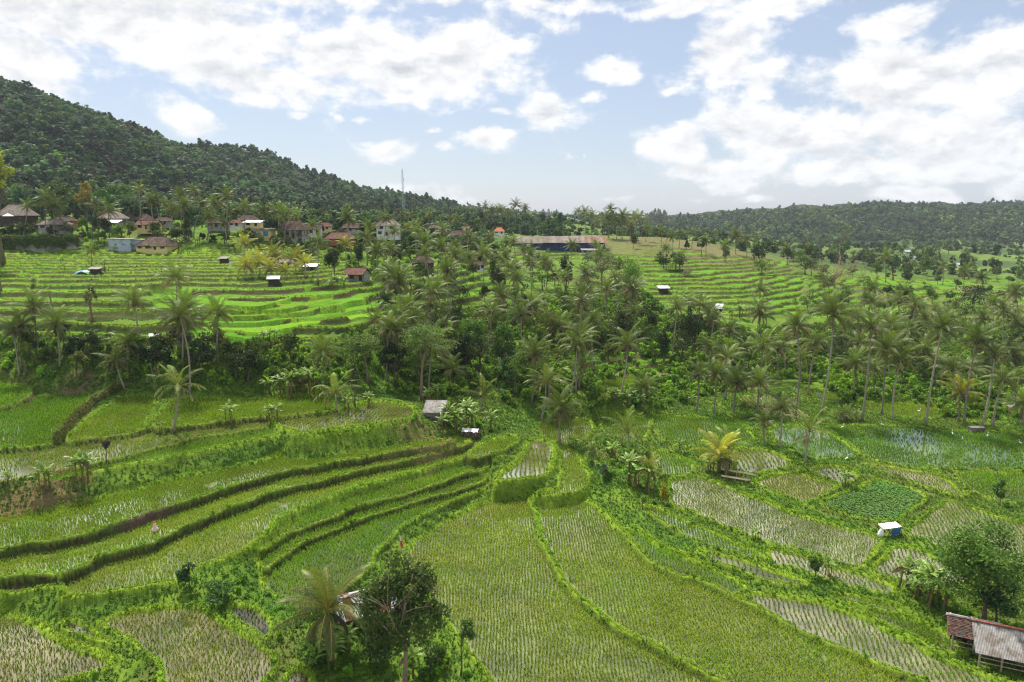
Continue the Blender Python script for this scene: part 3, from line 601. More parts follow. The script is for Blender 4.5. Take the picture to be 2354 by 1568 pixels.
# ------------------------------------------------------------------ rice and grass (uncountable)
def tufts(X, Y, Z, H, lean, width, cols, nb, r):
    """nb blades per point: thin triangles leaning outwards"""
    n = len(X); th = r.uniform(0, 2 * math.pi, (n, nb)); ln = lean * r.uniform(.4, 1.3, (n, nb)); h = H[:, None] * r.uniform(.65, 1.15, (n, nb))
    dx, dy = np.cos(th), np.sin(th); wx, wy = -dy, dx; w = width * r.uniform(.7, 1.3, (n, nb)) * .5
    ox = X[:, None] + dx * .03; oy = Y[:, None] + dy * .03; oz = Z[:, None] + 0 * dx
    a = np.stack([ox - wx * w, oy - wy * w, oz], -1); b = np.stack([ox + wx * w, oy + wy * w, oz], -1)
    m1 = np.stack([ox + dx * ln * h * .45 - wx * w * .8, oy + dy * ln * h * .45 - wy * w * .8, oz + h * .7], -1)
    m2 = np.stack([ox + dx * ln * h * .45 + wx * w * .8, oy + dy * ln * h * .45 + wy * w * .8, oz + h * .7], -1)
    t = np.stack([ox + dx * ln * h, oy + dy * ln * h, oz + h * (1 - .15 * lean)], -1)
    V = np.stack([a, b, m2, t, m1], 2).reshape(-1, 3)          # n, nb, 5
    k = np.arange(n * nb)[:, None] * 5
    Q = k + np.array([0, 1, 2, 4]); T = k + np.array([4, 2, 3])
    c = np.repeat(cols[:, None] * r.uniform(.75, 1.25, (n, nb))[..., None], 5, 1).reshape(n, nb, 5, 3) if False else (cols[:, None, None, :] * r.uniform(.75, 1.25, (n, nb, 1, 1)) * np.array([.9, .9, 1, 1.12, 1])[None, None, :, None])
    return V, Q, T, c.reshape(-1, 3)
m_rice = mat_leaf('rice_leaf', (1, 1, 1), trans=.33, rough=.55, spec=.15, var=0, tint=(1.2, 1.15, .7))
m_grass = mat_leaf('grass_blade', (1, 1, 1), trans=.32, rough=.6, spec=.2, var=0, tint=(1.2, 1.1, .6))
VV, QQ, TT, CC = [], [], [], []; nn = 0; NRICE = 0
for k, (n, lev, st, ang, wet, P) in enumerate(FIELDS):
    if not wet: continue
    mud, rc, hh, pr, pp, cov = STY[st]
    lo, hi = P.min(0) - 1, P.max(0) + 1; ctr = (lo + hi) / 2; ctr[1] = min(ctr[1], 130)
    dist = math.hypot(*ctr)
    sc = max(1, dist / 95) if st != 'veg' else 1
    a = math.radians(ang); d1 = np.array([math.cos(a), math.sin(a)]); d2 = np.array([-d1[1], d1[0]])
    cs = np.array([[lo[0], lo[1]], [lo[0], hi[1]], [hi[0], lo[1]], [hi[0], hi[1]]])
    s0, s1 = (cs @ d1).min(), (cs @ d1).max(); t0, t1 = (cs @ d2).min(), (cs @ d2).max()
    pr_, pp_ = pr * sc, pp * sc
    S, T_ = np.meshgrid(np.arange(s0, s1, pp_), np.arange(t0, t1, pr_))
    wv = .7 * (vnoise(S / 5, T_ / 7, k) - .5) + .25 * (vnoise(S / 1.6, T_ / 3, k + 50) - .5)
    S = S + rng.normal(0, .07, S.shape); T_ = T_ + wv + rng.normal(0, .045 * sc, T_.shape)
    X = (S[..., None] * d1 + T_[..., None] * d2); X = X.reshape(-1, 2)
    m_ = (X[:, 1] > 41) & (X[:, 1] < 220) & (abs(X[:, 0] / X[:, 1]) < .95); X = X[m_]
    r_, c_ = gidx(X[:, 0], X[:, 1]); m_ = (OWN[r_, c_] == k) & (DIN[r_, c_] > .45); X = X[m_]
    if not len(X): continue
    gap = fbm(X[:, 0] / 4, X[:, 1] / 4, 200 + k, 3); m_ = (rng.random(len(X)) < cov) & (gap > .13 + (.14 if st == 'shine' else .06 if st == 'flood' else 0)); X = X[m_]; gap = gap[m_]
    if st == 'flood': m_ = rng.random(len(X)) < np.clip((fbm(X[:, 0] / 12, X[:, 1] / 12, 300, 2) - .15) * 2.2, .3, 1); X = X[m_]; gap = gap[m_]
    big = fbm(X[:, 0] / 9, X[:, 1] / 9, 400 + k, 3)
    cols = np.array(rc)[None] * (.75 + .6 * big)[:, None] * np.stack([.85 + .5 * gap, np.ones_like(gap), .7 + .6 * gap], 1)
    H = hh * (.7 + .7 * big) * (1 + .25 * (sc - 1)); Z = np.full(len(X), lev)
    if st == 'veg':
        X = np.repeat(X, 3, 0) + rng.normal(0, .2, (len(X) * 3, 2)); Z = np.full(len(X), lev + .02); cols = np.repeat(cols, 3, 0); H = np.repeat(H, 3)
        a_ = tufts(X[:, 0], X[:, 1], Z, H * .75, .9, .26, cols, 4, rng)
    else: a_ = tufts(X[:, 0], X[:, 1], Z, H, .55, .065 * sc, cols, 4, rng)
    NRICE += len(X)
    VV.append(a_[0]); QQ.append(a_[1] + nn); TT.append(a_[2] + nn); CC.append(a_[3]); nn += len(a_[0])
V_ = np.vstack(VV)
tag(obj('rice_plants', mesh('rice_plants', V_, [np.vstack(QQ), np.vstack(TT)], m_rice, col=np.vstack(CC))), kind='stuff')

def scatter(dens, ymin, ymax, umax, n, r):
    """n random points in the fan between ymin and ymax; kept with probability dens[row, col] and thinned to equal density per area"""
    u = r.uniform(-umax, umax, n); y = np.sqrt(r.uniform(ymin ** 2, ymax ** 2, n)); x = u * y
    rr, cc = gidx(x, y); k = r.random(n) < dens[rr, cc]
    return x[k], y[k], rr[k], cc[k]
VV, QQ, TT, CC = [], [], [], []; nn = 0
def add_t(a):
    global nn
    VV.append(a[0]); QQ.append(a[1] + nn); TT.append(a[2] + nn); CC.append(a[3]); nn += len(a[0])
near = (GY < 165)
x, y, r_, c_ = scatter(np.clip(BUND - .42, 0, 1) * 1.4 * near * (OWN < 0) * (1 - np.clip(BANK * 2.2, 0, 1)), 41, 160, .9, 900000, rng)
gz = ground(x, y); nb_ = fbm(x / 5, y / 5, 501, 3); sc = np.clip(y / 80, .8, 2)
cols = np.array([.225, .385, .02]) * (.6 + .75 * nb_)[:, None] * np.stack([.75 + .55 * fbm(x / 14, y / 14, 505, 2), np.ones_like(x), .6 + 1.0 * fbm(x / 10, y / 10, 503, 2)], 1)
add_t(tufts(x, y, gz - .02, .30 * (.5 + 1.0 * nb_), .8, .07 * 1, cols, 3, rng)); NG = len(x)
# rough growth on banks and verges
rough = ((OWN < 0) & (BUND < .3) & near) * .9 * (1 - np.clip(BANK * 1.6, 0, 1))
x, y, r_, c_ = scatter(rough.astype(float), 41, 150, .9, 150000, rng)
nb_ = fbm(x / 4, y / 4, 511, 3); cols = np.array([.105, .215, .02]) * (.5 + .95 * nb_)[:, None] * np.stack([.75 + .6 * fbm(x / 9, y / 9, 515, 2), np.ones_like(x), .7 + .8 * fbm(x / 10, y / 10, 513, 2)], 1)
add_t(tufts(x, y, ground(x, y) - .03, .42 * (.4 + 1.2 * nb_), .9, .10, cols, 4, rng))
tag(obj('grass', mesh('grass', np.vstack(VV), [np.vstack(QQ), np.vstack(TT)], m_grass, col=np.vstack(CC))), kind='stuff')
# bright grass along the hillside terraces
VV, QQ, TT, CC = [], [], [], []; nn = 0
hb = (GY > 118) & (GY < 420) & (BUND > .3) & ~near | ((GY > 118) & (BUND > .3) & (CONT))
x, y, r_, c_ = scatter((BUND * hb * (1 - np.clip(BANK * 2.2, 0, 1))).astype(float), 118, 400, .8, 420000, rng)
nb_ = fbm(x / 6, y / 6, 521, 3); cols = np.array([.20, .36, .02]) * (.5 + .9 * nb_)[:, None] * np.stack([.8 + .5 * fbm(x / 15, y / 15, 525, 2), np.ones_like(x), np.ones_like(x)], 1)
add_t(tufts(x, y, ground(x, y) - .03, .40 * (.4 + 1.2 * nb_), .8, .16, cols, 3, rng))
tag(obj('terrace_grass', mesh('terrace_grass', np.vstack(VV), [np.vstack(QQ), np.vstack(TT)], m_grass, col=np.vstack(CC))), kind='stuff')

# ------------------------------------------------------------------ leaf clouds
def leaves(C, Nrm, size, r, aspect=.55, jit=.9, bend=.25):
    """one folded leaf (2 triangles... a quad) at each centre C facing roughly along Nrm"""
    n = len(C); D = Nrm + r.normal(0, jit, (n, 3)); D /= np.linalg.norm(D, axis=1)[:, None] + 1e-9
    ref = r.normal(0, 1, (n, 3)); A = np.cross(D, ref); A /= np.linalg.norm(A, axis=1)[:, None] + 1e-9; B = np.cross(D, A)
    s = size * r.uniform(.7, 1.3, n)[:, None]
    V = np.stack([C - A * s, C + B * s * aspect - D * s * bend, C + A * s, C - B * s * aspect - D * s * bend], 1).reshape(-1, 3)
    return V, np.arange(n * 4).reshape(-1, 4)
def crown_pts(n, rx, rz, lumps, r, hollow=.55, lobes=None):
    """leaf positions in a crown built of many overlapping lumps"""
    nb = 5 if lumps < 20 else 7
    Bc = r.normal(0, 1, (nb, 3)); Bc /= np.linalg.norm(Bc, axis=1)[:, None]; Bc *= r.uniform(.25, .62, (nb, 1)); Bc[0] = (r.normal(0, .15), r.normal(0, .15), .5); Br = r.uniform(.26, .48, nb)
    if lobes is not None: Bc = np.array([(l[0], r.uniform(-.35, .35), l[1]) for l in lobes]); Br = np.array([l[2] for l in lobes]); nb = len(Bc)
    kb = r.choice(nb, lumps, p=Br ** 2 / (Br ** 2).sum()); Lp = r.normal(0, 1, (lumps, 3)); Lp /= np.linalg.norm(Lp, axis=1)[:, None]; Lp = Bc[kb] + Lp * (Br[kb] * r.uniform(.3, .9, lumps))[:, None]
    if lobes is None: Lp[:, 2] = np.where(Lp[:, 2] < -.4, -.4 + .4 * (Lp[:, 2] + .4), Lp[:, 2])
    Lr = (.15 + .22 * r.random(lumps) ** 1.5)
    k = r.choice(lumps, n, p=Lr ** 2 / (Lr ** 2).sum()); D = r.normal(0, 1, (n, 3)); D[:, 2] += .25; D /= np.linalg.norm(D, axis=1)[:, None]
    P = Lp[k] + D * (Lr[k] * r.uniform(hollow, 1.05, n))[:, None]
    tone = r.uniform(.72, 1.25, lumps)[k]
    return P * np.array([rx, rx, rz]), D, tone
m_bark = mat_solid('bark', (.16, .13, .10), .9, .4, 5, .1)
m_pbark = mat_solid('palm_bark', (.31, .275, .225), .9, .3, 4, .1)
m_leaf = mat_leaf('tree_leaf', (1, 1, 1), trans=.27, rough=.55, spec=.18, var=.22)
m_palm = mat_leaf('palm_leaf', (1, 1, 1), trans=.25, rough=.45, spec=.28, var=.32, tint=(1.2, 1.1, .6))
m_ban = mat_leaf('banana_leaf', (1, 1, 1), trans=.35, rough=.45, spec=.4, var=.2, tint=(1.2, 1.15, .5))
m_far = mat_leaf('forest_leaf', (1, 1, 1), trans=.2, rough=.7, spec=.1, var=0)

# ------------------------------------------------------------------ coconut palm crowns
def palm_crown(seed, nf=26, Lf=4.6, kind='full', tone=(.105, .16, .03), nl=26):
    r = np.random.default_rng(seed); b = MB()
    for i in range(nf):
        age = i / (nf - 1)                                   # 0 young upright ... 1 old hanging
        az_ = i * 2.39996 + r.normal(0, .2); e0 = math.radians(82 - 100 * age ** .95 + r.normal(0, 9)); Lr = Lf * (.72 + .35 * math.sin(math.pi * min(1, .25 + age * .8))) * r.uniform(.88, 1.1)
        drop = math.radians(58 + 40 * age + r.normal(0, 14)); ns = 9
        t = np.linspace(0, 1, ns + 1); e = e0 - drop * t ** 1.5
        dl = Lr / ns; h = np.concatenate([[0], np.cumsum(np.cos(e[:-1]) * dl)]); z = np.concatenate([[0], np.cumsum(np.sin(e[:-1]) * dl)])
        side = r.normal(0, .12) * t ** 2 * Lr
        ca, sa = math.cos(az_), math.sin(az_)
        Pt = np.stack([h * ca - side * sa, h * sa + side * ca, z], 1)
        dead = age > .86 and r.random() < .7
        yel = sst((age - .55) / .4) * r.uniform(.2, 1)
        c0 = np.array(tone) * r.uniform(.8, 1.2); c1 = c0 * (1 - yel) + np.array((.22, .19, .045)) * yel
        rc = np.array((.26, .24, .07)) if not dead else np.array((.2, .14, .08))
        if dead: c1 = np.array((.17, .115, .06)) * r.uniform(.7, 1.2)
        if kind == 'ribbed': rc = np.array((.50, .42, .08))
        if i < 3: c1 = np.array(tone) * np.array((1.3, 1.35, .8))
        b.tube(Pt[:, :], np.linspace(.06, .012, ns + 1), 4, c=rc * r.uniform(.8, 1.2), cap=False)
        tt = np.linspace(.10, .99, nl); 
        if kind == 'thin': tt = np.concatenate([np.linspace(.72, .99, nl // 2), r.uniform(.2, .7, 5)]) if age > .25 else tt
        idx_ = tt * ns
        C = np.stack([np.interp(idx_, np.arange(ns + 1), Pt[:, k]) for k in range(3)], 1)
        Tn = np.stack([np.interp(idx_, np.arange(ns + 1), np.gradient(Pt[:, k])) for k in range(3)], 1); Tn /= np.linalg.norm(Tn, axis=1)[:, None]
        S = np.array([-sa, ca, 0.]); Nn = np.cross(S, Tn); Nn *= np.sign(Nn[:, 2:3] + 1e-6) if age < .6 else 1
        ll = Lf * .21 * (np.sin(np.pi * np.clip(.12 + tt * .86, 0, 1)) ** .7) * r.uniform(.85, 1.1)
        if kind == 'thin': ll = ll * .9
        for sg in (-1, 1):
            hang = .55 + .5 * age + r.normal(0, .12, len(tt))
            Dv = sg * S[None] * .8 + Tn * .75 - np.array([0, 0, 1.])[None] * hang[:, None] * (0.35 if age < .25 else .75); Dv /= np.linalg.norm(Dv, axis=1)[:, None]
            D2 = Dv - np.array([0, 0, .5])[None] * (.4 + age); D2 /= np.linalg.norm(D2, axis=1)[:, None]
            w = Tn * (Lf * .0085)
            A = C; Bm = C + Dv * (ll * .55)[:, None]; E = Bm + D2 * (ll * .5)[:, None]
            V = np.stack([A - w, A + w, Bm + w * 1.15, E, Bm - w * 1.15], 1).reshape(-1, 3); k = np.arange(len(tt))[:, None] * 5
            cc = np.repeat(c1[None] * r.uniform(.75, 1.25, (len(tt), 1)) * (1 + .35 * (tt[:, None] > .85)), 5, 0)
            b.add(V, k + np.array([0, 1, 2, 4]), k + np.array([4, 2, 3]), cc)
    V = np.vstack(b.V)
    return mesh('palm_crown', V, [np.vstack(b.Q), np.vstack(b.T)], m_palm, col=np.vstack(b.C))
PALM = {'ribbed': [palm_crown(70, 22, 5.2, 'ribbed', (.15, .18, .04), 34)], 'full': [palm_crown(10 + i, 18 + (i * 5) % 13, 4.4 + .25 * (i % 3)) for i in range(9)],
        'yellow': [palm_crown(40 + i, 22, 5.6, 'full', (.30, .30, .03)) for i in range(2)],
        'thin': [palm_crown(60 + i, 17, 5.0, 'thin', (.15, .20, .05)) for i in range(3)]}
def nuts_mesh(seed):
    r = np.random.default_rng(seed); b = MB()
    for i in range(11):
        a = r.uniform(0, 6.28); c = np.array([.3 * math.cos(a), .3 * math.sin(a), -.15 - r.uniform(0, .35)]); t = np.linspace(-1, 1, 5)
        b.tube(c + np.stack([0 * t, 0 * t, t * .15], 1), .13 * np.sqrt(np.clip(1 - t * t, .02, 1)), 6, c=np.array((.20, .17, .04)) * r.uniform(.6, 1.3))
    V = np.vstack(b.V); return mesh('coconuts', V, [np.vstack(b.Q), np.vstack(b.T)], m_bark, col=np.vstack(b.C), smooth=True)
NUTS = [nuts_mesh(1), nuts_mesh(2)]
def palm(crown, base, label, group, kind='full', size=1.0, k=0, dist=None):
    """coconut palm whose foot stands under `base` and whose crown heart is at `crown` (measured points)"""
    r = random.Random(int(crown[0] * 7 + crown[1] * 13))
    if dist is None: bx, by, bz = hit(*base)
    else:
        u, s = ray(*base); bx, by = u * dist, dist; bz = g1(bx, by)
    ty = by + r.uniform(-.6, .6); u, s = ray(*crown); top = np.array([u * ty, ty, CAMZ + s * ty])
    if top[2] < bz + 1.2: top[2] = bz + 1.2
    t_ = thing('coconut_palm', label, 'palm tree', (bx, by, bz), 0, group)
    h = top[2] - bz; d = top - np.array([bx, by, bz]); q = np.linspace(0, 1, 10)
    bow = r.uniform(-.05, .05) * h; P = np.stack([d[0] * q ** 1.15 + bow * np.sin(q * math.pi), d[1] * q, d[2] * q], 1); P[0, 2] -= .3
    rad = (.20 * (1 - .42 * q) + .11 * np.exp(-q * h / .5)) * (1 if h > 6 else .85)
    b = MB(); cc = r.uniform(.7, 1.15); b.tube(P, rad, 8, c=np.array((1, .97, .92)) * cc)
    b.build('trunk', m_pbark, t_, smooth=True)
    cr = obj('crown', PALM[kind][k % len(PALM[kind])], t_, tuple(d), r.uniform(0, 6.28), size * r.uniform(.86, 1.12)); cr.rotation_euler[0] = r.uniform(-.22, .22); cr.rotation_euler[1] = r.uniform(-.22, .22)
    if kind == 'full' and h > 5 and by < 175: obj('coconuts', NUTS[k % 2], t_, tuple(d), r.uniform(0, 6))
    return t_

# ------------------------------------------------------------------ broadleaf trees
def tree(name, label, cat, crown, w, h, base, leafn, leaf, col, group=None, style='round', dist=None, lumps=26, trunkc=None, tw=None, bare=0, seed=None, asp=.55, lobes=None):
    """crown centre, crown width/height and foot are measured points/lengths"""
    sd_ = int(crown[0] * 3 + crown[1] * 5 + w) if seed is None else seed; r = np.random.default_rng(sd_)
    if dist is None: bx, by, bz = hit(*base)
    else:
        u, s = ray(*base); bx, by = u * dist, dist; bz = g1(bx, by)
    k = by / FPX / (cP + (-(crown[1] - CY) / FPX) * sP)     # metres per measured unit at that depth
    u, s = ray(*crown); c = np.array([u * by, by, CAMZ + s * by]); rx, rz = w * k / 2, h * k / 2
    if c[2] - rz * .6 < bz: c[2] = bz + rz * .6
    root = thing(name, label, cat, (bx, by, bz), 0, group); d = c - np.array([bx, by, bz])
    tb = MB(); tr = tw or max(.07, .035 * max(rx, rz) + .02 * d[2] * .5)
    q = np.linspace(0, 1, 6); top = d * np.array([.9, .9, 1]); P = top * q[:, None] + np.stack([np.sin(q * 4 + sd_) * .06 * d[2], np.cos(q * 3 + sd_) * .05 * d[2], 0 * q], 1) * q[:, None]
    P[0, 2] -= .25; cb_ = np.array((1., .95, .88)) if trunkc is None else np.array(trunkc)
    tb.tube(P, tr * (1 - .6 * q) + tr * .5 * np.exp(-q * 9), 7, c=cb_)
    nb_ = 7 if leafn > 500 else 4
    for i in range(nb_ + bare):
        f = r.uniform(.45, .95); p0 = np.array([np.interp(f, q, P[:, j]) for j in range(3)])
        e = r.normal(0, 1, 3); e[2] = abs(e[2]) * .8 + .1; e /= np.linalg.norm(e); p1 = d + e * np.array([rx, rx, rz]) * (r.uniform(.55, .85) if i < nb_ else r.uniform(.9, 1.2))
        mid = (p0 + p1) / 2 + np.array([0, 0, -.06 * np.linalg.norm(p1 - p0)]) + r.normal(0, .06, 3) * np.linalg.norm(p1 - p0)
        tb.tube(np.stack([p0, mid, p1]), [tr * .45, tr * .28, tr * .08], 5, c=cb_)
        if i >= nb_ or bare:
            for _ in range(3):
                p2 = mid * .4 + p1 * .6; e2 = r.normal(0, 1, 3); e2[2] = abs(e2[2]); tb.tube(np.stack([p2, p2 + (p1 - p2) * .6 + e2 * .12 * rx, p2 + (p1 - p2) * 1.0 + e2 * .3 * rx]), [tr * .16, tr * .1, tr * .03], 4, c=cb_)
    if leafn > 0:
        if style == 'flat':                                   # tiers of feathery foliage, flat topped
            nl_ = lumps; lp = np.stack([r.normal(0, .42, nl_), r.normal(0, .42, nl_), r.uniform(-.5, .75, nl_)], 1); lp[:, 2] -= .6 * (lp[:, 0] ** 2 + lp[:, 1] ** 2)
            kk = r.integers(0, nl_, leafn); dd = r.normal(0, 1, (leafn, 3)) * np.array([.17, .17, .07]); C = (lp[kk] + dd) * np.array([rx, rx, rz]); Nn = np.tile([0, 0, 1.], (leafn, 1)); tone = r.uniform(.75, 1.25, nl_)[kk]
        elif style == 'column':
            C, Nn, tone = crown_pts(leafn, rx, rz, lumps, r, .4)
        else: C, Nn, tone = crown_pts(leafn, rx, rz, lumps, r, .45, lobes)
        V, Qd = leaves(C, Nn, leaf, r, asp)
        cl = np.array(col)[None] * tone[:, None] * r.uniform(.75, 1.3, (leafn, 1)); cl = np.repeat(cl, 4, 0)
        obj('crown', mesh('crown', V, Qd, m_leaf, col=cl), root, tuple(d))
    tb.build('trunk', m_bark, root, smooth=True)
    return root

# ------------------------------------------------------------------ banana plants
def banana_mesh(seed, nl=9, H=2.4, Lf=2.1):
    r = np.random.default_rng(seed); lf = MB(); st_ = MB()
    stems = [(0, 0, 1)] + [(r.uniform(-.9, .9), r.uniform(-.9, .9), r.uniform(.6, .95)) for _ in range(2)]
    for (sx_, sy_, sc) in stems:
        h = H * sc; q = np.linspace(0, 1, 5); P = np.stack([sx_ + q * r.normal(0, .12), sy_ + q * r.normal(0, .12), q * h], 1); P[0, 2] = -.2
        st_.tube(P, .15 * sc * (1 - .45 * q), 7, c=np.array((.9, .8, .5)) * r.uniform(.7, 1.2))
        for i in range(max(4, int(nl * sc))):
            az_ = i * 2.4 + r.normal(0, .3); age = i / nl; e0 = math.radians(78 - 62 * age + r.normal(0, 6)); L_ = Lf * sc * r.uniform(.8, 1.1); ns = 8
            t = np.linspace(0, 1, ns + 1); e = e0 - math.radians(70 + 40 * age) * t ** 1.4; dl = L_ / ns
            hh = np.concatenate([[0], np.cumsum(np.cos(e[:-1]) * dl)]); z = np.concatenate([[0], np.cumsum(np.sin(e[:-1]) * dl)])
            ca, sa = math.cos(az_), math.sin(az_); M_ = P[-1] + np.stack([hh * ca, hh * sa, z], 1); S = np.array([-sa, ca, 0])
            w = .27 * sc * np.clip(np.sin(np.pi * np.clip((t - .12) / .9, 0, 1)), 0.03, 1) ** .55 * L_ / 2
            dead = age > .8 and r.random() < .6; c = np.array((.20, .34, .05)) * r.uniform(.75, 1.3) if not dead else np.array((.16, .11, .05))
            fold = -.30 if not dead else -.9
            for sg in (-1, 1):
                for j in range(1, ns):                       # torn into segments
                    g = .10 if r.random() < .35 else 0
                    a0, a1 = M_[j], M_[j + 1] * (1 - g) + M_[j] * g
                    b0 = a0 + sg * S * w[j] + np.array([0, 0, fold * w[j]]); b1 = a1 + sg * S * w[j + 1] + np.array([0, 0, (fold - r.uniform(0, .35)) * w[j + 1]])
                    lf.add([a0, a1, b1, b0], [(0, 1, 2, 3)] if sg > 0 else [(3, 2, 1, 0)], c=c * r.uniform(.88, 1.12))
            lf.tube(M_, np.linspace(.035, .01, ns + 1), 4, c=(.28, .3, .08), cap=False)
    mk = lambda n, b, m: mesh(n, np.vstack(b.V), [np.vstack(b.Q)] + ([np.vstack(b.T)] if b.T else []), m, col=np.vstack(b.C))
    return mk('leaves', lf, m_ban), mk('stems', st_, MATS['stem'])
mat_solid('stem', (.22, .19, .10), .8, .35, 4, .15)
BAN = [banana_mesh(5 + i, 8 + i % 3, 2.0 + .25 * i) for i in range(5)]
def banana(px, py, label, group, sc=1.0, k=0, dist=None, old=False):
    if dist is None: p = hit(px, py)
    else:
        u, s = ray(px, py); p = (u * dist, dist, g1(u * dist, dist))
    t = thing('banana_plant', label, 'banana plant', p, (px * .37) % 6.28, group)
    l, s = BAN[k % 5]; obj('leaves', l, t, sc=sc); obj('stems', s, t, sc=sc)
    return t

# ------------------------------------------------------------------ shrubs
def shrub_mesh(seed, n=260, leaf=.16, rz=.75, lumps=14, col=(.12, .21, .025)):
    r = np.random.default_rng(seed); C, Nn, tone = crown_pts(n, 1, rz, lumps, r, .35); C[:, 2] += rz * .75
    V, Q_ = leaves(C, Nn, leaf, r); return V, Q_, np.repeat(np.array(col)[None] * tone[:, None] * r.uniform(.7, 1.35, (n, 1)), 4, 0)
SHR = [shrub_mesh(90 + i) for i in range(6)] + [shrub_mesh(97, 200, .2, .9)]
def mass(name, X, Y, S, cols, mat, protos, r, zoff=-.15, zs=None):
    VV, QQ, CC = [], [], []; n_ = 0; Z = ground(X, Y)
    for i in range(len(X)):
        V, Q_, c = protos[r.integers(len(protos))]; a = r.uniform(0, 6.28); ca, sa = math.cos(a), math.sin(a); s = S[i]; sz = s * (zs[i] if zs is not None else 1)
        W_ = np.stack([(V[:, 0] * ca - V[:, 1] * sa) * s + X[i], (V[:, 0] * sa + V[:, 1] * ca) * s + Y[i], V[:, 2] * sz + Z[i] + zoff * s], 1)
        VV.append(W_.astype(np.float32)); QQ.append(Q_ + n_); CC.append(c * cols[i]); n_ += len(V)
    return tag(obj(name, mesh(name, np.vstack(VV), np.vstack(QQ), mat, col=np.vstack(CC))), kind='stuff')
# ------------------------------------------------------------------ far woods and undergrowth
def crown_proto(seed, n, leaf, rz=1.0, lumps=12, low=.5):
    r = np.random.default_rng(seed); C, Nn, tone = crown_pts(n, 1, rz, lumps, r, .75); C[:, 2] += rz * low
    V, Q_ = leaves(C, Nn, leaf, r, .7, .55, .15); return V, Q_, np.repeat(tone[:, None] * r.uniform(.75, 1.25, (n, 1)), 4, 0) * np.ones((1, 3))
FP = [crown_proto(300 + i, 130, .20, 1.0 + .25 * (i % 3)) for i in range(6)]
FP2 = [crown_proto(320 + i, 55, .30, 1.0 + .3 * (i % 3), 8) for i in range(6)]
def wood(name, dens, y0, y1, n, size, palette, protos, seed, zsr=(.9, 1.5), umax=1.0, zoff=-.1):
    r = np.random.default_rng(seed); x, y, rr, cc = scatter(dens.astype(float), y0, y1, umax, n, r)
    s = size * (.55 + .9 * r.random(len(x)) ** 1.6) ; pal = np.array(palette); k = r.integers(0, len(pal), len(x))
    big = fbm(x / 70, y / 70, seed, 3); cols = pal[k] * (.35 + 1.3 * big)[:, None] * r.uniform(.65, 1.45, (len(x), 1))
    return mass(name, x, y, s, cols, m_far, protos, r, zoff, r.uniform(*zsr, len(x)))
G0 = GZ
lefthill = (GZ > 49) & (GY > 380) & (GX < 60) & ((GY < 700) | (GX / GY < -.08))
PAL1 = [tuple(1.6 * v * q for v, q in zip(c, (1.2, 1.45, 1.8))) for c in [(.028,.050,.018),(.035,.062,.018),(.022,.040,.016),(.045,.075,.020),(.060,.085,.022),(.032,.055,.026),(.05,.048,.026)]]
wood('forest', lefthill & (GY < 760), 380, 760, 17000, 6.4, PAL1, FP, 71, (.5, .85))
wood('forest_ridge', (lefthill & (GY >= 700)) , 700, 1350, 16000, 5.8, PAL1, FP2, 72, (.5, .85))
righthill = (GX > 120) & (GY > 1080) & (GY < 1900) & (GZ > -2 + 0 * GX)
PAL2 = [tuple(1.6 * v * q for v, q in zip(c, (.95, 1.05, 1.1))) for c in [(.04,.062,.022),(.05,.08,.024),(.032,.052,.02),(.075,.11,.03),(.09,.125,.035),(.06,.085,.035)]]
wood('forest_east', righthill & (fbm(GX / 60, GY / 60, 91, 2) > .12), 1080, 1800, 36000, 6.8, PAL2, FP2, 73, (.45, .85))
cent = (abs(GX / GY) < .22) & (GY > 900) & (GY < 2700)
wood('forest_distant', cent & (GY > 1900), 1900, 2700, 5000, 7.5, PAL2, FP2, 74, (.7, 1.2)); wood('forest_low', cent & (GY < 1900), 900, 1900, 5000, 3.6, PAL2, FP2, 79, (.6, 1.0))
foot = ((GX / GY < -.03) | (GY > 440) & (GX < 40)) & (GY > 268) & (GY < 1000) & (GZ < 52)
wood('village_grove', foot & (fbm(GX / 30, GY / 30, 95, 3) > .30), 262, 1000, 26000, 3.6, PAL1 + PAL2, FP, 75, (.8, 1.3))
gap_ = (GX > -5) & (GX < 150) & (GY > 465) & (GY < 1000)
wood('skyline_grove', gap_, 465, 1000, 6000, 3.0, PAL1 + PAL2, FP, 78, (.7, 1.1))
val = (GX > 80) & (GY > 400) & (GY < 1120) & (fbm(GX / 40, GY / 40, 96, 3) > .50)
wood('valley_trees', val, 400, 1120, 9000, 4.2, PAL2 + [(.10,.14,.03)], FP, 76, (.7, 1.3))
# undergrowth: gorge, hedges, banks
def uzone(P, y0, y1): return inpoly(PXg, PYg, P) & (GY > y0) & (GY < y1)
ug = uzone([(-80,790),(90,775),(320,790),(560,800),(700,790),(860,750),(960,735),(1180,720),(1300,690),(1420,650),(1500,690),(1560,740),(1700,760),(2400,740),(2400,955),(2280,968),(1960,945),(1890,890),(1800,870),(1700,900),(1500,940),(1350,940),(1330,980),(1150,930),(960,915),(800,890),(640,885),(420,890),(290,890),(180,885),(60,862),(-80,850)], 100, 300) & (OWN < 0)
ug2 = uzone([(600,1390),(680,1430),(800,1400),(900,1400),(1000,1480),(1080,1568),(1080,1700),(650,1700),(660,1520)], 41, 80) & (OWN < 0)
ug3 = uzone([(380,1330),(460,1290),(560,1330),(600,1380),(560,1400),(420,1390)], 50, 100) & (OWN < 0)
ug4 = uzone([(930,960),(1110,950),(1180,985),(1120,1005),(930,1005),(900,990)], 80, 150)
ug5 = uzone([(1330,1020),(1400,1010),(1540,1070),(1560,1140),(1500,1160),(1430,1150),(1370,1090)], 70, 140) & (OWN < 0)
ug6 = uzone([(2080,1380),(2200,1340),(2420,1300),(2420,1480),(2200,1420)], 50, 110)
x, y, rr, cc = scatter((ug * (.45 + .55 * (fbm(GX / 8, GY / 8, 97, 3) > .5))).astype(float), 100, 300, 1.0, 34000, rng)
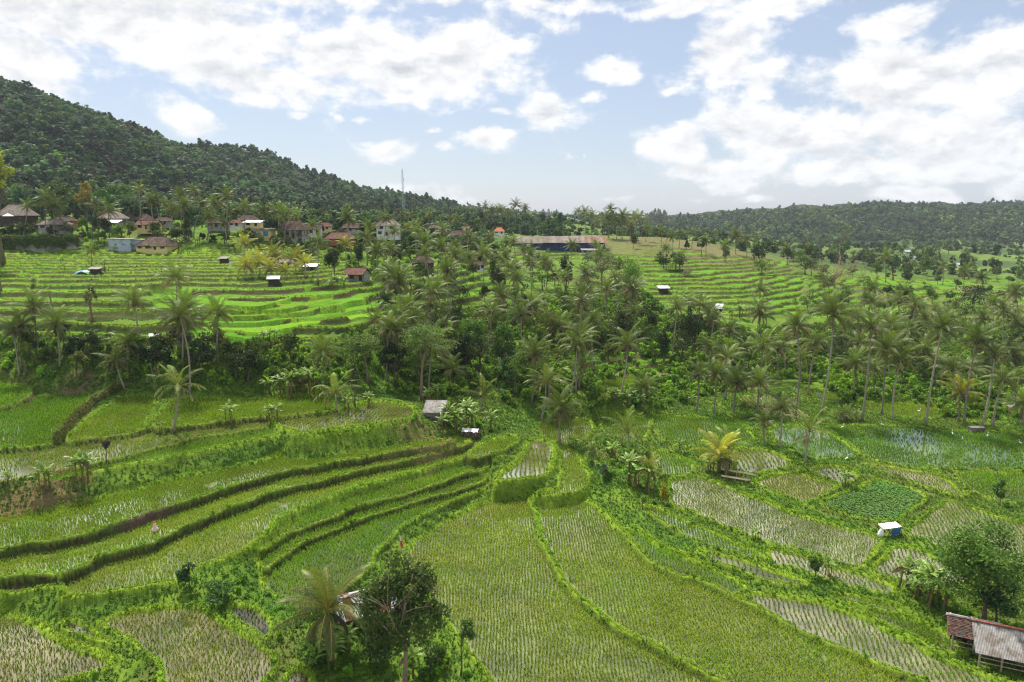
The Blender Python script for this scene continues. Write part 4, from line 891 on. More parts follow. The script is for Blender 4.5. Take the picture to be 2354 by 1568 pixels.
PALU = 1.4 * np.array([(.6,.68,.5),(.85,.9,.7),(1.05,1.1,.8),(1.4,1.45,.85),(.7,.85,.95),(1.2,1.1,.7)])
cl = PALU[rng.integers(0, 6, len(x))] * (.6 + .7 * fbm(x / 12, y / 12, 98, 3))[:, None]
mass('undergrowth', x, y, rng.uniform(.6, 1.7, len(x)) * np.clip(y / 130, 1, 1.6), cl, m_leaf, SHR, rng)
crest = (BUND > .55) & (GY < 150) & (OWN < 0) & (BANK < .5) & (fbm(GX / 4, GY / 4, 141, 3) > .52)
x, y, rr, cc = scatter(crest.astype(float) * .5, 41, 150, .9, 60000, rng)
cl = np.array([1.5, 1.6, .8]) * (.5 + 1.0 * fbm(x / 5, y / 5, 143, 3))[:, None] * rng.uniform(.7, 1.2, (len(x), 1))
mass('bund_weeds', x, y, rng.uniform(.16, .42, len(x)), cl, m_leaf, [shrub_mesh(110 + i, 60, .30, .7) for i in range(4)], rng)
un = (ug2 * .9 + ug3 * .8 + ug4 * .8 + ug5 * .7 + ug6 * .8).clip(0, 1)
x, y, rr, cc = scatter(un.astype(float), 41, 150, 1.0, 9000, rng)
cl = PALU[rng.integers(0, 6, len(x))] * (.6 + .7 * fbm(x / 6, y / 6, 99, 3))[:, None] * np.array([1, 1.1, .8])
mass('weeds', x, y, rng.uniform(.35, .9, len(x)), cl, m_leaf, SHR, rng)

vg = uzone([(-60,505),(300,520),(600,520),(900,545),(1150,555),(1180,600),(880,640),(720,600),(560,565),(420,560),(250,585),(-60,565)], 215, 420) & (OWN < 0)
x, y, rr, cc = scatter((vg * (fbm(GX / 7, GY / 7, 131, 3) > .42)).astype(float), 215, 420, .95, 9000, rng)
cl = PALU[rng.integers(0, 6, len(x))] * (.6 + .7 * fbm(x / 9, y / 9, 133, 3))[:, None]
mass('village_shrubs', x, y, rng.uniform(.7, 1.9, len(x)), cl, m_leaf, SHR, rng)
# ------------------------------------------------------------------ single palms, trees, banana plants
ORD = ['', 'first', 'second', 'third', 'fourth', 'fifth', 'sixth', 'seventh', 'eighth', 'ninth', 'tenth', 'eleventh', 'twelfth', 'thirteenth', 'fourteenth', 'fifteenth', 'sixteenth', 'seventeenth', 'eighteenth', 'nineteenth']
def ordinal(n):
    if n < 20: return ORD[n]
    t = {2: 'twenty', 3: 'thirty', 4: 'forty'}[n // 10]; tz = {2: 'twentieth', 3: 'thirtieth', 4: 'fortieth'}[n // 10]
    return tz if n % 10 == 0 else t + ' ' + ORD[n % 10]
def adj(c, b, kind):
    h = b[1] - c[1]; lean = (b[0] - c[0]) / max(h, 1)
    a = {'yellow': 'yellowish', 'thin': 'sparse stripped', 'full': '', 'ribbed': ''}[kind]
    s = 'tall' if h > 120 else ('short' if h < 45 else 'medium')
    l = 'leaning left' if lean > .22 else ('leaning right' if lean < -.22 else '')
    return ' '.join(x for x in (s, a, l) if x)
PG = {  # group -> (phrase, [(crown x, crown y, foot x, foot y, kind, size)])
 'palms above the village houses': ('above the left village houses', [
  (320,437,318,537,0,1.05),(357,460,365,540,0,1),(382,472,382,512,0,.9),(415,452,417,535,0,1),(447,440,450,505,0,1),(465,472,445,547,0,1),(495,472,475,552,0,1),(522,452,515,557,0,1.05),(528,487,525,547,0,.9),(605,487,606,557,0,.9),(640,489,644,552,0,1.1),(485,500,484,545,2,.7)]),
 'young palms in the lower village': ('beside the hillside terraces', [
  (209,577,211,612,0,.8),(405,640,404,720,0,1.15),(562,562,562,600,1,.85),(566,610,566,640,1,.9),(596,605,596,636,1,.9),(622,616,622,642,1,.8),(680,592,680,625,1,.9),(632,588,632,615,1,.85),(700,607,700,636,1,.8),(732,560,730,647,0,.95),(794,562,795,615,1,.8),(655,622,655,645,1,.7)]),
 'palms over the hillside edge': ('along the left hillside edge', [
  (31,762,45,862,0,.95),(265,829,286,892,0,.85),(308,697,316,832,0,1.0),(413,727,436,905,0,1.15),(420,742,420,850,0,1.05),(502,721,501,834,0,1.15),(410,889,399,987,2,1.1),(743,812,745,885,0,1.1)]),
 'palms around the white village house': ('around the white village house', [
  (845,545,843,610,0,1.05),(877,500,877,540,0,1),(922,497,922,538,0,1),(945,495,946,542,0,1),(985,495,985,542,0,1.05),(1035,507,1035,560,0,1),(1055,505,1055,556,0,1),(940,527,940,562,1,.9),(975,560,976,652,0,1.1),(1013,567,1005,640,0,1.1),(885,562,888,618,0,.9),(902,577,902,622,0,.9),(895,630,897,692,0,1.05),(1075,545,1075,590,0,1),(1045,572,1045,620,0,1.05),(868,580,868,625,0,.9),(960,512,961,548,0,.9),(1010,520,1010,556,0,.9),(1060,590,1060,630,0,.9),(812,520,812,552,0,.8)]),
 'palms near the long blue barn': ('beside the long blue barn', [
  (1078,595,1060,655,0,1.1),(1033,657,1034,735,0,1.1),(1115,580,1113,612,0,1),(1165,560,1165,592,0,1.05),(1125,545,1125,590,0,1),(1188,642,1186,715,0,1.2),(1251,602,1250,660,0,1),(1204,577,1204,622,0,1),(1274,635,1276,672,0,1),(1346,630,1343,705,0,1.15),(1100,560,1100,600,0,.9),(1225,612,1225,660,0,.95),(1298,640,1299,690,0,.95)]),
 'palms on the skyline': ('on the skyline behind the long barn', [
  (1115,475,1115,522,0,1.4),(1130,485,1130,524,0,1.4),(1150,485,1152,526,0,1.4),(1186,472,1183,532,0,1.4),(1207,480,1203,520,0,1.4),(1329,487,1328,534,0,1.4),(1344,492,1345,536,0,1.4),(1359,497,1358,540,0,1.4),(1379,502,1379,538,0,1.4),(1404,482,1399,547,0,1.4),(1398,505,1397,548,0,1.4),(1419,510,1417,550,0,1.4),(1431,498,1431,550,0,1.4),(1438,520,1427,550,0,1.4),(1461,505,1459,562,0,1.4),(1488,527,1484,556,0,1.4),(1170,492,1170,528,0,1.25),(1372,515,1372,542,0,1.25),(1450,522,1450,556,0,1.25)]),
 'palms on the far terrace slope': ('on the right terrace slope', [
  (1519,535,1519,566,0,1.1),(1546,545,1546,588,0,1.1),(1561,542,1560,570,0,1.1),(1590,537,1589,572,0,1.15),(1531,572,1531,618,0,1.15),(1691,542,1691,585,0,1.2),(1716,552,1716,592,0,1.15),(1739,545,1740,588,0,1.1),(1664,565,1664,600,0,1.1),(1807,572,1808,596,0,1.1),(1622,556,1622,590,0,.9)]),
 'palms in the valley': ('in the hazy valley on the right', [
  (1987,587,1987,616,0,1.15),(2035,590,2035,650,0,1.15),(2167,615,2166,655,0,1.2),(2217,627,2215,660,0,1.2),(2077,675,2077,722,0,1),(2177,725,2177,760,0,1)]),
 'palms in the gorge': ('rising from the central gorge', [
  (1223,709,1220,772,0,1.2),(1249,690,1255,752,0,1.1),(1336,707,1330,778,0,1.2),(1394,667,1403,760,0,1.1),(1386,677,1383,724,0,1.05),(1454,685,1446,748,0,1.1),(1441,697,1429,752,0,1),(1556,707,1544,829,0,1),(940,712,940,765,0,1.1),(988,704,988,765,0,1.1),(1013,759,1013,805,0,1.1),(910,757,915,879,0,1.05),(993,794,985,905,0,1.15),(1038,849,1030,905,0,.9),(1286,754,1285,812,0,1.15),(1480,770,1480,800,0,.9),(862,735,862,780,0,1),(1306,768,1306,815,0,.9)]),
 'palms around the pond paddies': ('around the round pond and thatched stack', [
  (772,904,773,941,2,.85),(1110,907,1106,942,2,1),(1333,782,1322,902,0,1.2),(1326,797,1310,919,0,1.1),(1341,839,1330,892,0,.95),(1443,792,1426,914,0,1.1),(1230,814,1221,924,0,1.05),(1254,882,1243,967,2,1.05),(1290,941,1287,1019,0,1.05),(1443,995,1444,1040,2,1.15),(1480,892,1480,924,0,.8),(1262,872,1258,930,2,.95)]),
 'palms in the right hand grove': ('of the tall grove behind the flooded paddies', [
  (1604,859,1599,947,0,.85),(1646,864,1640,949,0,.95),(1669,824,1666,919,0,1.15),(1696,879,1686,949,0,.85),(1744,882,1740,949,0,.95),(1754,797,1754,880,0,1.05),(1676,762,1676,850,0,1.1),(1915,722,1887,954,0,1.2),(2002,752,1981,967,0,1.15),(1832,752,1827,962,0,1.05),(1875,789,1857,909,0,1.05),(2165,757,2127,979,0,1.15),(2245,784,2215,977,0,1.1),(2070,829,2052,967,0,1.1),(2036,802,2026,954,0,1.0),(2285,817,2256,983,0,.9),(2305,874,2282,981,0,1.0),(2322,814,2325,876,0,1.05),(1840,827,1835,890,0,.9),(1965,837,1960,905,0,.95),(1975,787,1973,855,0,1.05),(1942,740,1941,805,0,1),(2127,809,2122,868,0,1.05),(2207,904,2202,969,1,.9),(2190,849,2190,920,0,1.2),(2085,762,2085,835,0,1.1),(2352,930,2348,975,0,1),(1712,800,1712,870,0,1),(1790,800,1790,875,0,1),(2150,830,2150,890,0,1),(2225,850,2225,905,0,.95),(1630,800,1630,860,0,1),(2010,850,2010,910,0,.9),(1760,840,1760,905,0,.9),(2335,870,2335,940,0,.9)]),
 'young palms among the right paddies': ('standing among the right hand paddies', [
  (1756,972,1755,1020,0,.7),(1797,939,1790,1030,0,.8),(1861,992,1851,1063,2,.9),(1932,955,1932,968,0,.45),(1945,957,1945,968,0,.45),(1655,1045,1652,1085,1,.8),(1490,1080,1487,1120,1,.5),(1675,1030,1672,1072,2,.75)]),
 'palm by the hut': ('', [(753,1404,760,1500,3,1.0)]),
}
KN = ['full', 'yellow', 'thin', 'ribbed']
for g, (ph, L_) in PG.items():
    L_ = sorted(L_)
    for i, (cx, cy, bx, by, kd, sz) in enumerate(L_):
        kind = KN[kd]; a = adj((cx, cy), (bx, by), kind)
        lab = f"{a} coconut palm, {ordinal(i + 1)} from left {ph}" if ph else 'big yellow ribbed coconut palm beside the rusty white tin roof'
        if False: lab = f"{a} coconut palm, {ordinal(i + 1)} from left {ph}"
        palm((cx, cy), (bx, by), lab, g if len(L_) > 1 else None, kind, sz, i)
# ---- broadleaf trees: name, label, crown, w, h, foot, leaves, leaf size, colour, style
dk, md, br, yl, gy, ol = (.068,.108,.022), (.105,.17,.024), (.14,.24,.025), (.34,.40,.03), (.13,.17,.06), (.13,.16,.03)
TL = [
 ('spreading_tree','bright yellow green tree cut off by the left picture edge',(-8,400),88,130,(-10,475),1500,.42,yl,'round',210),
 ('round_tree','dark round tree with bare trunk standing over the left houses',(135,445),68,88,(143,532),1500,.34,dk,'round',None),
 ('round_tree','golden brown tree beside the dark round village tree',(197,450),54,80,(200,530),1300,.33,(.15,.125,.02),'round',None),
 ('spreading_tree','green spreading tree at the foot of the forested hill',(268,447),85,62,(268,490),1200,.5,(.045,.10,.02),'flat',300),
 ('bushy_tree','dark bushy tree below the golden tree near the retaining wall',(225,518),64,60,(225,552),1100,.33,(.025,.045,.014),'round',None),
 ('bushy_tree','bright green climber covered tree right of the left beige house',(190,512),26,52,(190,545),600,.3,br,'column',None),
 ('bushy_tree','grey green round tree between the yellow house and the palms',(405,528),40,42,(405,555),600,.3,gy,'round',None),
 ('bushy_tree','dark tree behind leaning palms in the village',(434,522),44,52,(434,555),700,.33,dk,'round',None),
 ('columnar_tree','narrow bright green column tree among village roofs',(780,508),18,40,(780,535),500,.34,(.05,.12,.02),'column',None),
 ('bushy_tree','big dark tree left of the brick house',(768,598),64,72,(768,640),1200,.33,dk,'round',None),
 ('bushy_tree','dark olive tree behind the brick house',(825,585),44,50,(825,620),700,.33,(.04,.06,.02),'round',None),
 ('columnar_tree','dark narrow tree right of the brick house',(917,582),32,64,(917,618),800,.33,(.03,.06,.016),'column',None),
 ('bushy_tree','tall olive tree left of the long barn',(1140,632),66,98,(1140,692),1500,.32,(.05,.07,.018),'round',None),
 ('bushy_tree','very dark dense tree below the long barn',(1300,622),46,84,(1300,675),1100,.33,(.018,.035,.012),'round',None),
 ('feathery_tree','pale grey green airy tree below the barn end',(1382,600),84,70,(1384,665),2200,.26,(.11,.135,.06),'round',None),
 ('feathery_tree','bright green airy tree at the top of the terraces',(1452,625),86,100,(1452,722),2600,.28,(.10,.18,.03),'round',None),
 ('bushy_tree','dark wide tree under the airy bright tree',(1425,735),95,80,(1425,790),1500,.33,dk,'round',None),
 ('bushy_tree','dark tree at the left end of the right terraces',(1492,728),60,70,(1492,770),900,.32,(.03,.052,.015),'round',None),
 ('round_tree','small dark round tree right of the barn on dry grass',(1455,552),27,30,(1455,572),450,.45,dk,'round',None),
 ('bushy_tree','dark clump of small trees amid the right terraces',(1560,598),78,44,(1562,622),900,.4,dk,'round',None),
 ('bushy_tree','green bush tree under the palm amid the right terraces',(1525,596),46,44,(1525,618),600,.4,(.05,.085,.02),'round',None),
 ('slim_tree','thin bare trunked tree on the dry ridge',(1612,560),26,34,(1612,586),350,.45,(.05,.075,.02),'round',None),
 ('round_tree','low dark round tree on the dry ridge',(1578,562),18,20,(1578,573),250,.5,dk,'round',None),
 ('bushy_tree','dark bushy tree right of the dry ridge palms',(1668,578),30,38,(1668,598),400,.45,dk,'round',None),
 ('bushy_tree','tall dark tree beside the three ridge palms',(1745,578),40,50,(1745,606),700,.4,(.03,.05,.016),'round',None),
 ('spreading_tree','mid green tree below the three ridge palms',(1750,608),46,36,(1750,628),700,.36,md,'flat',None),
 ('feathery_tree','tall airy layered tree alone in the valley',(1938,538),44,66,(1932,600),1500,.3,(.055,.10,.025),'flat',None),
 ('spreading_tree','dark flat topped tree left of the dead branched tree',(1850,604),66,38,(1850,630),1200,.33,dk,'flat',None),
 ('bamboo_clump','dark tall bamboo clump in the middle of the valley',(2052,605),58,66,(2052,645),1400,.3,(.022,.045,.014),'column',None),
 ('bushy_tree','grey green tree just right of the bamboo clump',(2090,610),38,52,(2090,645),700,.33,gy,'round',None),
 ('bushy_tree','dark tree left of the bamboo clump',(2015,618),40,40,(2015,642),700,.33,md,'round',None),
 ('dead_tree','pale dead branched tree with a few yellow leaves',(1917,628),120,88,(1917,690),500,.3,(.13,.15,.04),'flat',None),
 ('spreading_tree','dark broad tree near the right picture edge',(2236,680),92,58,(2236,715),1800,.32,(.035,.055,.018),'flat',None),
 ('bushy_tree','green tree at the right picture edge behind blossoms',(2335,668),70,54,(2335,705),1200,.32,(.06,.10,.02),'round',None),
 ('flowering_tree','pale blossoming tree at the right picture edge',(2315,722),120,70,(2315,770),2200,.30,(.12,.16,.05),'flat',None),
 ('bushy_tree','blue green tree behind the tall right palms',(2090,728),66,46,(2090,762),1000,.3,(.04,.075,.03),'round',None),
 ('bushy_tree','rounded tree left of the tall lone gorge palm',(1526,780),52,92,(1526,835),1300,.3,(.035,.065,.016),'round',None),
 ('bushy_tree','tall dark green tree right of the lone gorge palm',(1590,750),76,110,(1592,832),1900,.3,(.035,.06,.016),'round',None),
 ('bushy_tree','yellowish bush below the right terraces',(1640,735),56,60,(1640,775),900,.3,(.10,.13,.02),'round',None),
 ('feathery_tree','left feathery flat topped tree in the gorge',(838,792),112,62,(845,880),3000,.19,(.085,.14,.028),'flat',None),
 ('feathery_tree','feathery gorge tree with a curved pale trunk',(975,772),124,66,(970,922),3200,.19,(.085,.14,.03),'flat',None),
 ('bushy_tree','sunlit green tree right of the feathery gorge trees',(1100,768),112,84,(1102,850),2600,.25,(.075,.15,.02),'round',None),
 ('bushy_tree','glossy bright tree against the dark gorge centre',(1155,790),78,100,(1156,870),2200,.25,(.06,.125,.02),'round',None),
 ('bushy_tree','blue green tree low in the gorge centre',(1168,848),52,62,(1168,890),1200,.24,(.05,.11,.035),'round',None),
 ('bushy_tree','dark tree behind the central gorge palms',(1060,810),80,90,(1060,880),1600,.28,(.022,.042,.012),'round',None),
 ('bushy_tree','dark tree between the two feathery trees',(905,830),70,90,(905,888),1500,.28,(.022,.042,.012),'round',None),
 ('slim_tree','thin upright tree between stripped palm and feathery tree',(813,862),36,92,(815,935),800,.22,(.06,.09,.022),'column',None),
 ('bushy_tree','yellow green tree at the left foot of the hedge',(60,815),46,72,(62,862),1000,.22,(.11,.15,.02),'round',None),
 ('bushy_tree','dark hedge tree left of the leaning gorge palm',(175,800),60,60,(175,850),1100,.24,(.022,.05,.012),'round',None),
 ('bushy_tree','dark tree under the tall left palms',(360,810),100,70,(360,865),1700,.26,(.024,.045,.013),'round',None),
 ('bushy_tree','dark tree behind the banana row',(460,815),90,74,(460,870),1700,.26,(.028,.05,.016),'round',None),
 ('bushy_tree','olive tree left of the feathery gorge trees',(665,795),80,66,(665,860),1500,.26,(.055,.085,.02),'round',None),
 ('bushy_tree','dark trees under the terraces behind the banana row',(570,830),90,60,(570,880),1500,.26,(.026,.048,.014),'round',None),
 ('lopped_tree','tall lopped tree with thin leaves on the left terraces',(210,682),40,64,(212,742),420,.2,(.07,.085,.03),'column',None),
 ('variegated_shrub','pale variegated shrub on the central path',(1361,1036),46,56,(1361,1070),1100,.14,(.16,.20,.06),'round',None),
 ('croton_shrub','yellow flowering column shrub beside the big banana',(1526,1130),24,58,(1520,1158),700,.13,(.24,.22,.02),'column',None),
 ('bushy_shrub','feathery light green shrub in front of the yellow shrub',(1478,1150),30,30,(1476,1170),500,.13,(.09,.17,.03),'round',None),
 ('bushy_shrub','blue green shrub left of the central banana clump',(1385,1080),40,34,(1385,1098),700,.14,(.06,.11,.045),'round',None),
 ('mango_tree','big dark tree with pale trunk in front of the tin roof',(922,1385),205,245,(930,1600),7500,.17,(.060,.095,.02),'round',None),
 ('bushy_tree','small round tree at the paddy corner right of the big dark tree',(1068,1452),56,64,(1059,1552),1500,.13,(.07,.12,.025),'round',None),
 ('flowering_shrub','dark shrub topped with cream flowers on the paddy bank',(432,1318),56,70,(435,1350),1500,.12,(.035,.075,.02),'round',None),
 ('bushy_shrub','low green bush right of the cream flowered shrub',(520,1352),92,48,(520,1385),1500,.13,(.05,.10,.022),'round',None),
 ('bushy_shrub','small bush tree left of the banana on the right bunds',(1872,1298),46,62,(1874,1328),1100,.13,(.06,.105,.02),'round',None),
 ('round_shrub','vase shaped green shrub at the right edge of the paddies',(2300,1128),50,50,(2298,1162),900,.15,(.06,.115,.02),'round',None),
 ('layered_tree','large layered bright green tree in the right bottom corner',(2268,1282),200,196,(2262,1440),6500,.17,(.075,.145,.02),'flat2',None),
 ('bushy_tree','dark green tree beneath the large layered corner tree',(2285,1375),150,110,(2290,1440),3000,.16,(.03,.065,.016),'round',None),
 ('plum_shrub','small dark purple leaved shrub behind the left bananas',(242,1022),26,34,(244,1062),500,.13,(.06,.045,.05),'round',None),
 ('bushy_shrub','dense dark bushes left of the pale trunk at the bottom',(865,1490),120,95,(865,1530),2600,.15,(.04,.07,.016),'round',None),
 ('bushy_shrub','dense bushes right of the pale trunk at the bottom',(990,1520),100,70,(990,1550),1800,.15,(.05,.09,.018),'round',None),
 ('bushy_shrub','light green leafy bush under the ribbed yellow palm',(720,1500),90,70,(720,1530),1600,.15,(.07,.13,.02),'round',None),
 ('young_shrub','young pale leaved papaya right of the big dark tree',(792,0),0,0,(0,0),0,0,md,'skip',None),
]
for (nm, lab, cr, w, h, ft, ln, lf, cl, sty, dist) in TL:
    if sty == 'skip': continue
    kw = {}
    if nm == 'dead_tree': kw = dict(bare=14, trunkc=(2.2, 2.0, 1.7))
    if nm == 'mango_tree': kw = dict(bare=5, trunkc=(1.5, 1.35, 1.15), lumps=46, lobes=[(0,.55,.42),(-.3,.35,.36),(.28,.3,.42),(-.55,-.05,.34),(.5,-.15,.38),(-.6,-.6,.36),(.0,-.2,.42),(.4,-.6,.34),(-.1,-.7,.34),(.85,-.35,.18),(.1,.2,.4)])
    if nm == 'lopped_tree': kw = dict(trunkc=(1.3, 1.1, .9), tw=.3)
    if sty == 'flat2': kw = dict(lumps=46); sty = 'flat'
    if nm == 'feathery_tree': kw = dict(trunkc=(1.5, 1.4, 1.2), lumps=40)
    t = tree(nm, lab, 'shrub' if 'shrub' in nm else ('bamboo' if 'bamboo' in nm else 'tree'), cr, w, h, ft, ln, lf, cl if cl in (dk, md, br, yl, gy, ol) else tuple(1.6 * v for v in cl), None, sty, dist, **kw)
    if nm in ('flowering_shrub', 'flowering_tree'):
        c = [o for o in t.children if o.name.startswith('crown')][0]; r = np.random.default_rng(3); b = MB(); V = np.array([v.co for v in c.data.vertices]); 
        top = V[V[:, 2] > np.quantile(V[:, 2], .85 if nm == 'flowering_shrub' else .75)]
        for p in top[r.integers(0, len(top), 9 if nm == 'flowering_shrub' else 120)]:
            s = .13 if nm == 'flowering_shrub' else .28
            C_f = p + r.normal(0, s * .4, (7, 3)); v_, q_ = leaves(C_f, np.tile([0, 0, 1.], (7, 1)), s * .6, r, .9); b.add(v_, q_, c=(.75, .70, .42) if nm == 'flowering_shrub' else (.42, .42, .25))
        b.build('flowers', m_leaf, t, loc=c.location)
# bare stumps / posts on the left terraces
for (x0, y0, y1, lab) in ((117,672,706,'pale lopped post trunk on the left hillside terrace'),(3,628,670,'thick lopped trunk at the left picture edge'),(360,830,920,'slim bare pole trunk beside the stripped left palm')):
    p = hit((x0 + (2 if x0 == 117 else 0)), y1); k = p[1] / FPX; hh = (y1 - y0) * k; t = thing('bare_trunk', lab, 'tree trunk', p)
    b = MB(); q = np.linspace(0, 1, 6); b.tube(np.stack([-.08 * hh * q, .03 * hh * np.sin(q * 3), q * hh], 1), .2 * (1 - .3 * q) * (1.4 if x0 == 3 else 1) * (.5 if x0 == 360 else 1), 7, c=(1.2, 1.1, 1)); b.build('trunk', m_bark, t, smooth=True)
    if x0 == 360: continue
    v_, q_ = leaves(np.random.default_rng(4).normal(0, .25, (30, 3)) + np.array([-.08 * hh, 0, hh]), np.tile([0, 0, 1.], (30, 1)), .15, np.random.default_rng(5)); obj('sprouts', mesh('sprouts', v_, q_, m_leaf, col=np.tile((.07, .09, .03), (120, 1))), t)
# ---- banana plants
BG = {
 'bananas below the tall left palms': ('below the left hillside hedge', [(530,968,.85),(620,965,.7),(637,968,.8),(372,988,.4)]),
 'bananas in the gorge row': ('in the dark row at the gorge foot', [(618,905,1),(645,908,1.1),(670,908,1.25),(698,905,1.15),(722,905,1.2),(745,902,1),(800,940,.7),(985,930,.8),(1010,925,.9),(850,935,.7)]),
 'bananas in the left foreground': ('on the left foreground bank', [(108,1122,.9),(193,1107,1.05),(20,1115,.6)]),
 'bananas around the thatched stack': ('around the thatched stack', [(1030,975,1.15),(1045,990,1.1),(1072,985,1.2),(1085,980,1.0),(1128,988,1.1),(1060,1000,.9),(1018,990,.9)]),
 'bananas on the central path': ('along the central path and pond', [(1318,1035,.8),(1405,1055,.85),(1445,1115,1.15),(1462,1120,1.0),(1487,1128,1.15),(1560,1040,.55),(1412,930,.9),(1452,925,.95),(1440,935,.8),(1470,938,.8),(1590,930,.7)]),
 'bananas around the bamboo platform': ('behind the bamboo platform', [(1632,1085,.8),(1650,1088,.9),(1668,1085,.8)]),
 'bananas in the right bottom corner': ('beside the large layered corner tree', [(2085,1352,1.1),(2110,1370,1.0),(2130,1385,1.15),(2150,1392,1.0)]),
 'bananas on the right bunds': ('standing alone on the right bunds', [(1905,1328,.6),(1942,1118,.65),(1968,968,.6),(1735,1240,.45),(2010,885,.9)]),
 'bananas beneath the big dark tree': ('beneath the big dark foreground tree', [(770,1530,.8),(950,1560,.8),(800,1500,.7),(730,1520,.6)]),
 'bananas on the hillside': ('on the left hillside terraces', [(78,655,.8),(240,622,.9),(605,790,.7),(620,785,.7),(630,782,.55)]),
 'bananas by the village': ('in and around the village gardens', [(262,540,1.1),(280,542,1),(390,572,1.0),(410,575,1),(345,582,.8),(770,662,1),(790,665,1),(760,668,.9),(455,565,1)]),
 'bananas on the far terraces': ('on the far right terraces', [(1552,622,1.4),(1540,625,1.2),(1865,690,1.3),(1720,725,1.2),(1745,722,1.2),(1680,735,1.0),(1700,732,1.1),(1650,742,1)]),
}
for g, (ph, L_) in BG.items():
    for i, (px, py, sc) in enumerate(sorted(L_)):
        banana(px, py, f"{'small' if sc < .75 else 'broad leaved'} banana plant, {ordinal(i + 1)} from left {ph}", g, sc, i)

# ---- the rest of the dense belt: trees and palms standing among those above
def spread(P, n, gap, seed):
    r = np.random.default_rng(seed); P = np.array(P); out = []
    for _ in range(6000):
        p = r.uniform(P.min(0), P.max(0))
        if inpoly(np.array([p[0]]), np.array([p[1]]), [tuple(q) for q in P])[0] and all(abs(p[0] - q[0]) + 1.4 * abs(p[1] - q[1]) > gap for q in out): out.append(tuple(p))
        if len(out) >= n: break
    return sorted(out), r
TONES = [('dark green', (.058, .095, .02)), ('mid green', (.10, .16, .024)), ('bright green', (.12, .22, .025)), ('olive', (.12, .15, .03)), ('grey green', (.11, .15, .06))]
for (ph, P, nt_, np_, ht, hp, seed) in (
  ('in the dense central gorge', [(870,790),(1000,750),(1180,720),(1420,730),(1480,800),(1400,860),(1200,915),(1000,905),(870,895)], 30, 16, (6, 11), (8, 15), 1),
  ('in the belt behind the right grove', [(1480,775),(1700,780),(2353,770),(2353,905),(2000,895),(1800,865),(1560,860)], 34, 24, (5, 10), (8, 16), 2),
  ('on the valley rim at right', [(1840,650),(2353,630),(2353,745),(1850,750)], 30, 4, (4, 9), (8, 13), 3),
  ('on the steep left hedge bank', [(0,800),(560,812),(620,850),(560,880),(300,878),(0,852)], 16, 5, (4, 7), (5, 9), 4),
  ('among the village houses', [(0,545),(250,560),(420,560),(560,570),(720,590),(900,600),(1150,590),(1150,575),(900,570),(700,560),(560,548),(250,540),(0,530)], 42, 20, (3, 6.5), (8, 13), 5),
  ('on the central terraces below the barn', [(880,620),(1190,605),(1420,600),(1440,690),(1180,712),(880,710)], 26, 16, (5, 9), (8, 14), 6),
  ('in the right valley floor', [(1790,590),(2353,570),(2353,630),(1820,645)], 26, 0, (5, 10), (8, 12), 7)):
    T_, r = spread(P, nt_, 44 if seed not in (5, 7) else 26, seed)
    for i, (px, py) in enumerate(T_):
        b_ = hit(px, py); kk = FPX / b_[1]; h = r.uniform(*ht); w = h * r.uniform(.75, 1.25); tn, tc_ = TONES[r.integers(5)]; fl = r.random() < .25
        tree('feathery_tree' if fl else 'bushy_tree', f"small {tn} {'feathery' if fl else 'bushy'} tree, {ordinal(i + 1)} from left {ph}", 'tree', (px, py - h * .58 * kk), w * kk, h * .8 * kk, (px, py), 1000 if b_[1] < 220 else 500, .24 if b_[1] < 220 else .36, tc_, 'small trees ' + ph, 'flat' if fl else 'round', lumps=24)
    Q_, r = spread(P, np_, 50 if seed != 5 else 32, seed + 50)
    for i, (px, py) in enumerate(Q_):
        b_ = hit(px, py); kk = FPX / b_[1]; h = r.uniform(*hp)
        palm((px + r.normal(0, .07) * h * kk, py - h * kk), (px, py), f"half hidden coconut palm, {ordinal(i + 1)} from left {ph}", 'half hidden palms ' + ph, 'full', r.uniform(.85, 1.15), i)
# ------------------------------------------------------------------ buildings and things people made
S_ = mat_solid
S_('tile_brown', (.080, .052, .040), .9, .35, 1.6, .15, bump=.05, c2=(.12, .085, .065)); S_('tile_red', (.15, .065, .048), .85, .35, 1.6, .15, bump=.05, c2=(.14, .085, .06)); S_('tile_old', (.17, .105, .085), .9, .4, 5, .1, c2=(.12, .085, .075)); S_('tile_orange', (.45, .14, .06), .8, .2, 1.5, .2)
S_('tile_grey', (.24, .205, .175), .9, .3, 1.5, .1, c2=(.20, .16, .13)); S_('plaster_white', (.78, .78, .76), .85, .08, 2, .2, c2=(.6, .6, .56)); S_('plaster_yellow', (.72, .56, .26), .85, .1, 2, .2)
S_('concrete', (.36, .34, .31), .9, .3, 1.2, .15, c2=(.18, .17, .14)); S_('blue_grey_wall', (.42, .47, .56), .85, .15, 1.2, .2, c2=(.34, .36, .40)); S_('block_wall', (.33, .31, .28), .9, .3, 3, .1); S_('brick', (.40, .16, .09), .9, .3, 4, .1)
S_('tin_white', (.60, .63, .68), .45, .2, 2, .5, .25, c2=(.40, .40, .40)); S_('tin_rust', (.30, .12, .065), .75, .35, 3, .2, .1, c2=(.17, .075, .045)); S_('tin_grey', (.29, .275, .26), .7, .25, 3, .25, .1, c2=(.20, .175, .15))
S_('wood_dark', (.06, .045, .032), .85, .35, 5, .15); S_('wood_pale', (.42, .34, .22), .85, .3, 6, .15); S_('glass_dark', (.02, .022, .025), .15, .1, 3, .5); S_('shutter_blue', (.05, .30, .62), .6, .12, 3, .3)
S_('net_blue', (.018, .035, .11), .8, .3, 1.5, .15, c2=(.03, .06, .19)); S_('thatch', (.20, .155, .10), .95, .4, 8, .05, c2=(.10, .075, .05)); S_('cloth_white', (.80, .80, .78), .8, .1, 3, .2); S_('cloth_red', (.75, .05, .03), .7, .1, 3, .2); S_('cloth_pink', (.72, .52, .46), .8, .2, 4, .1)
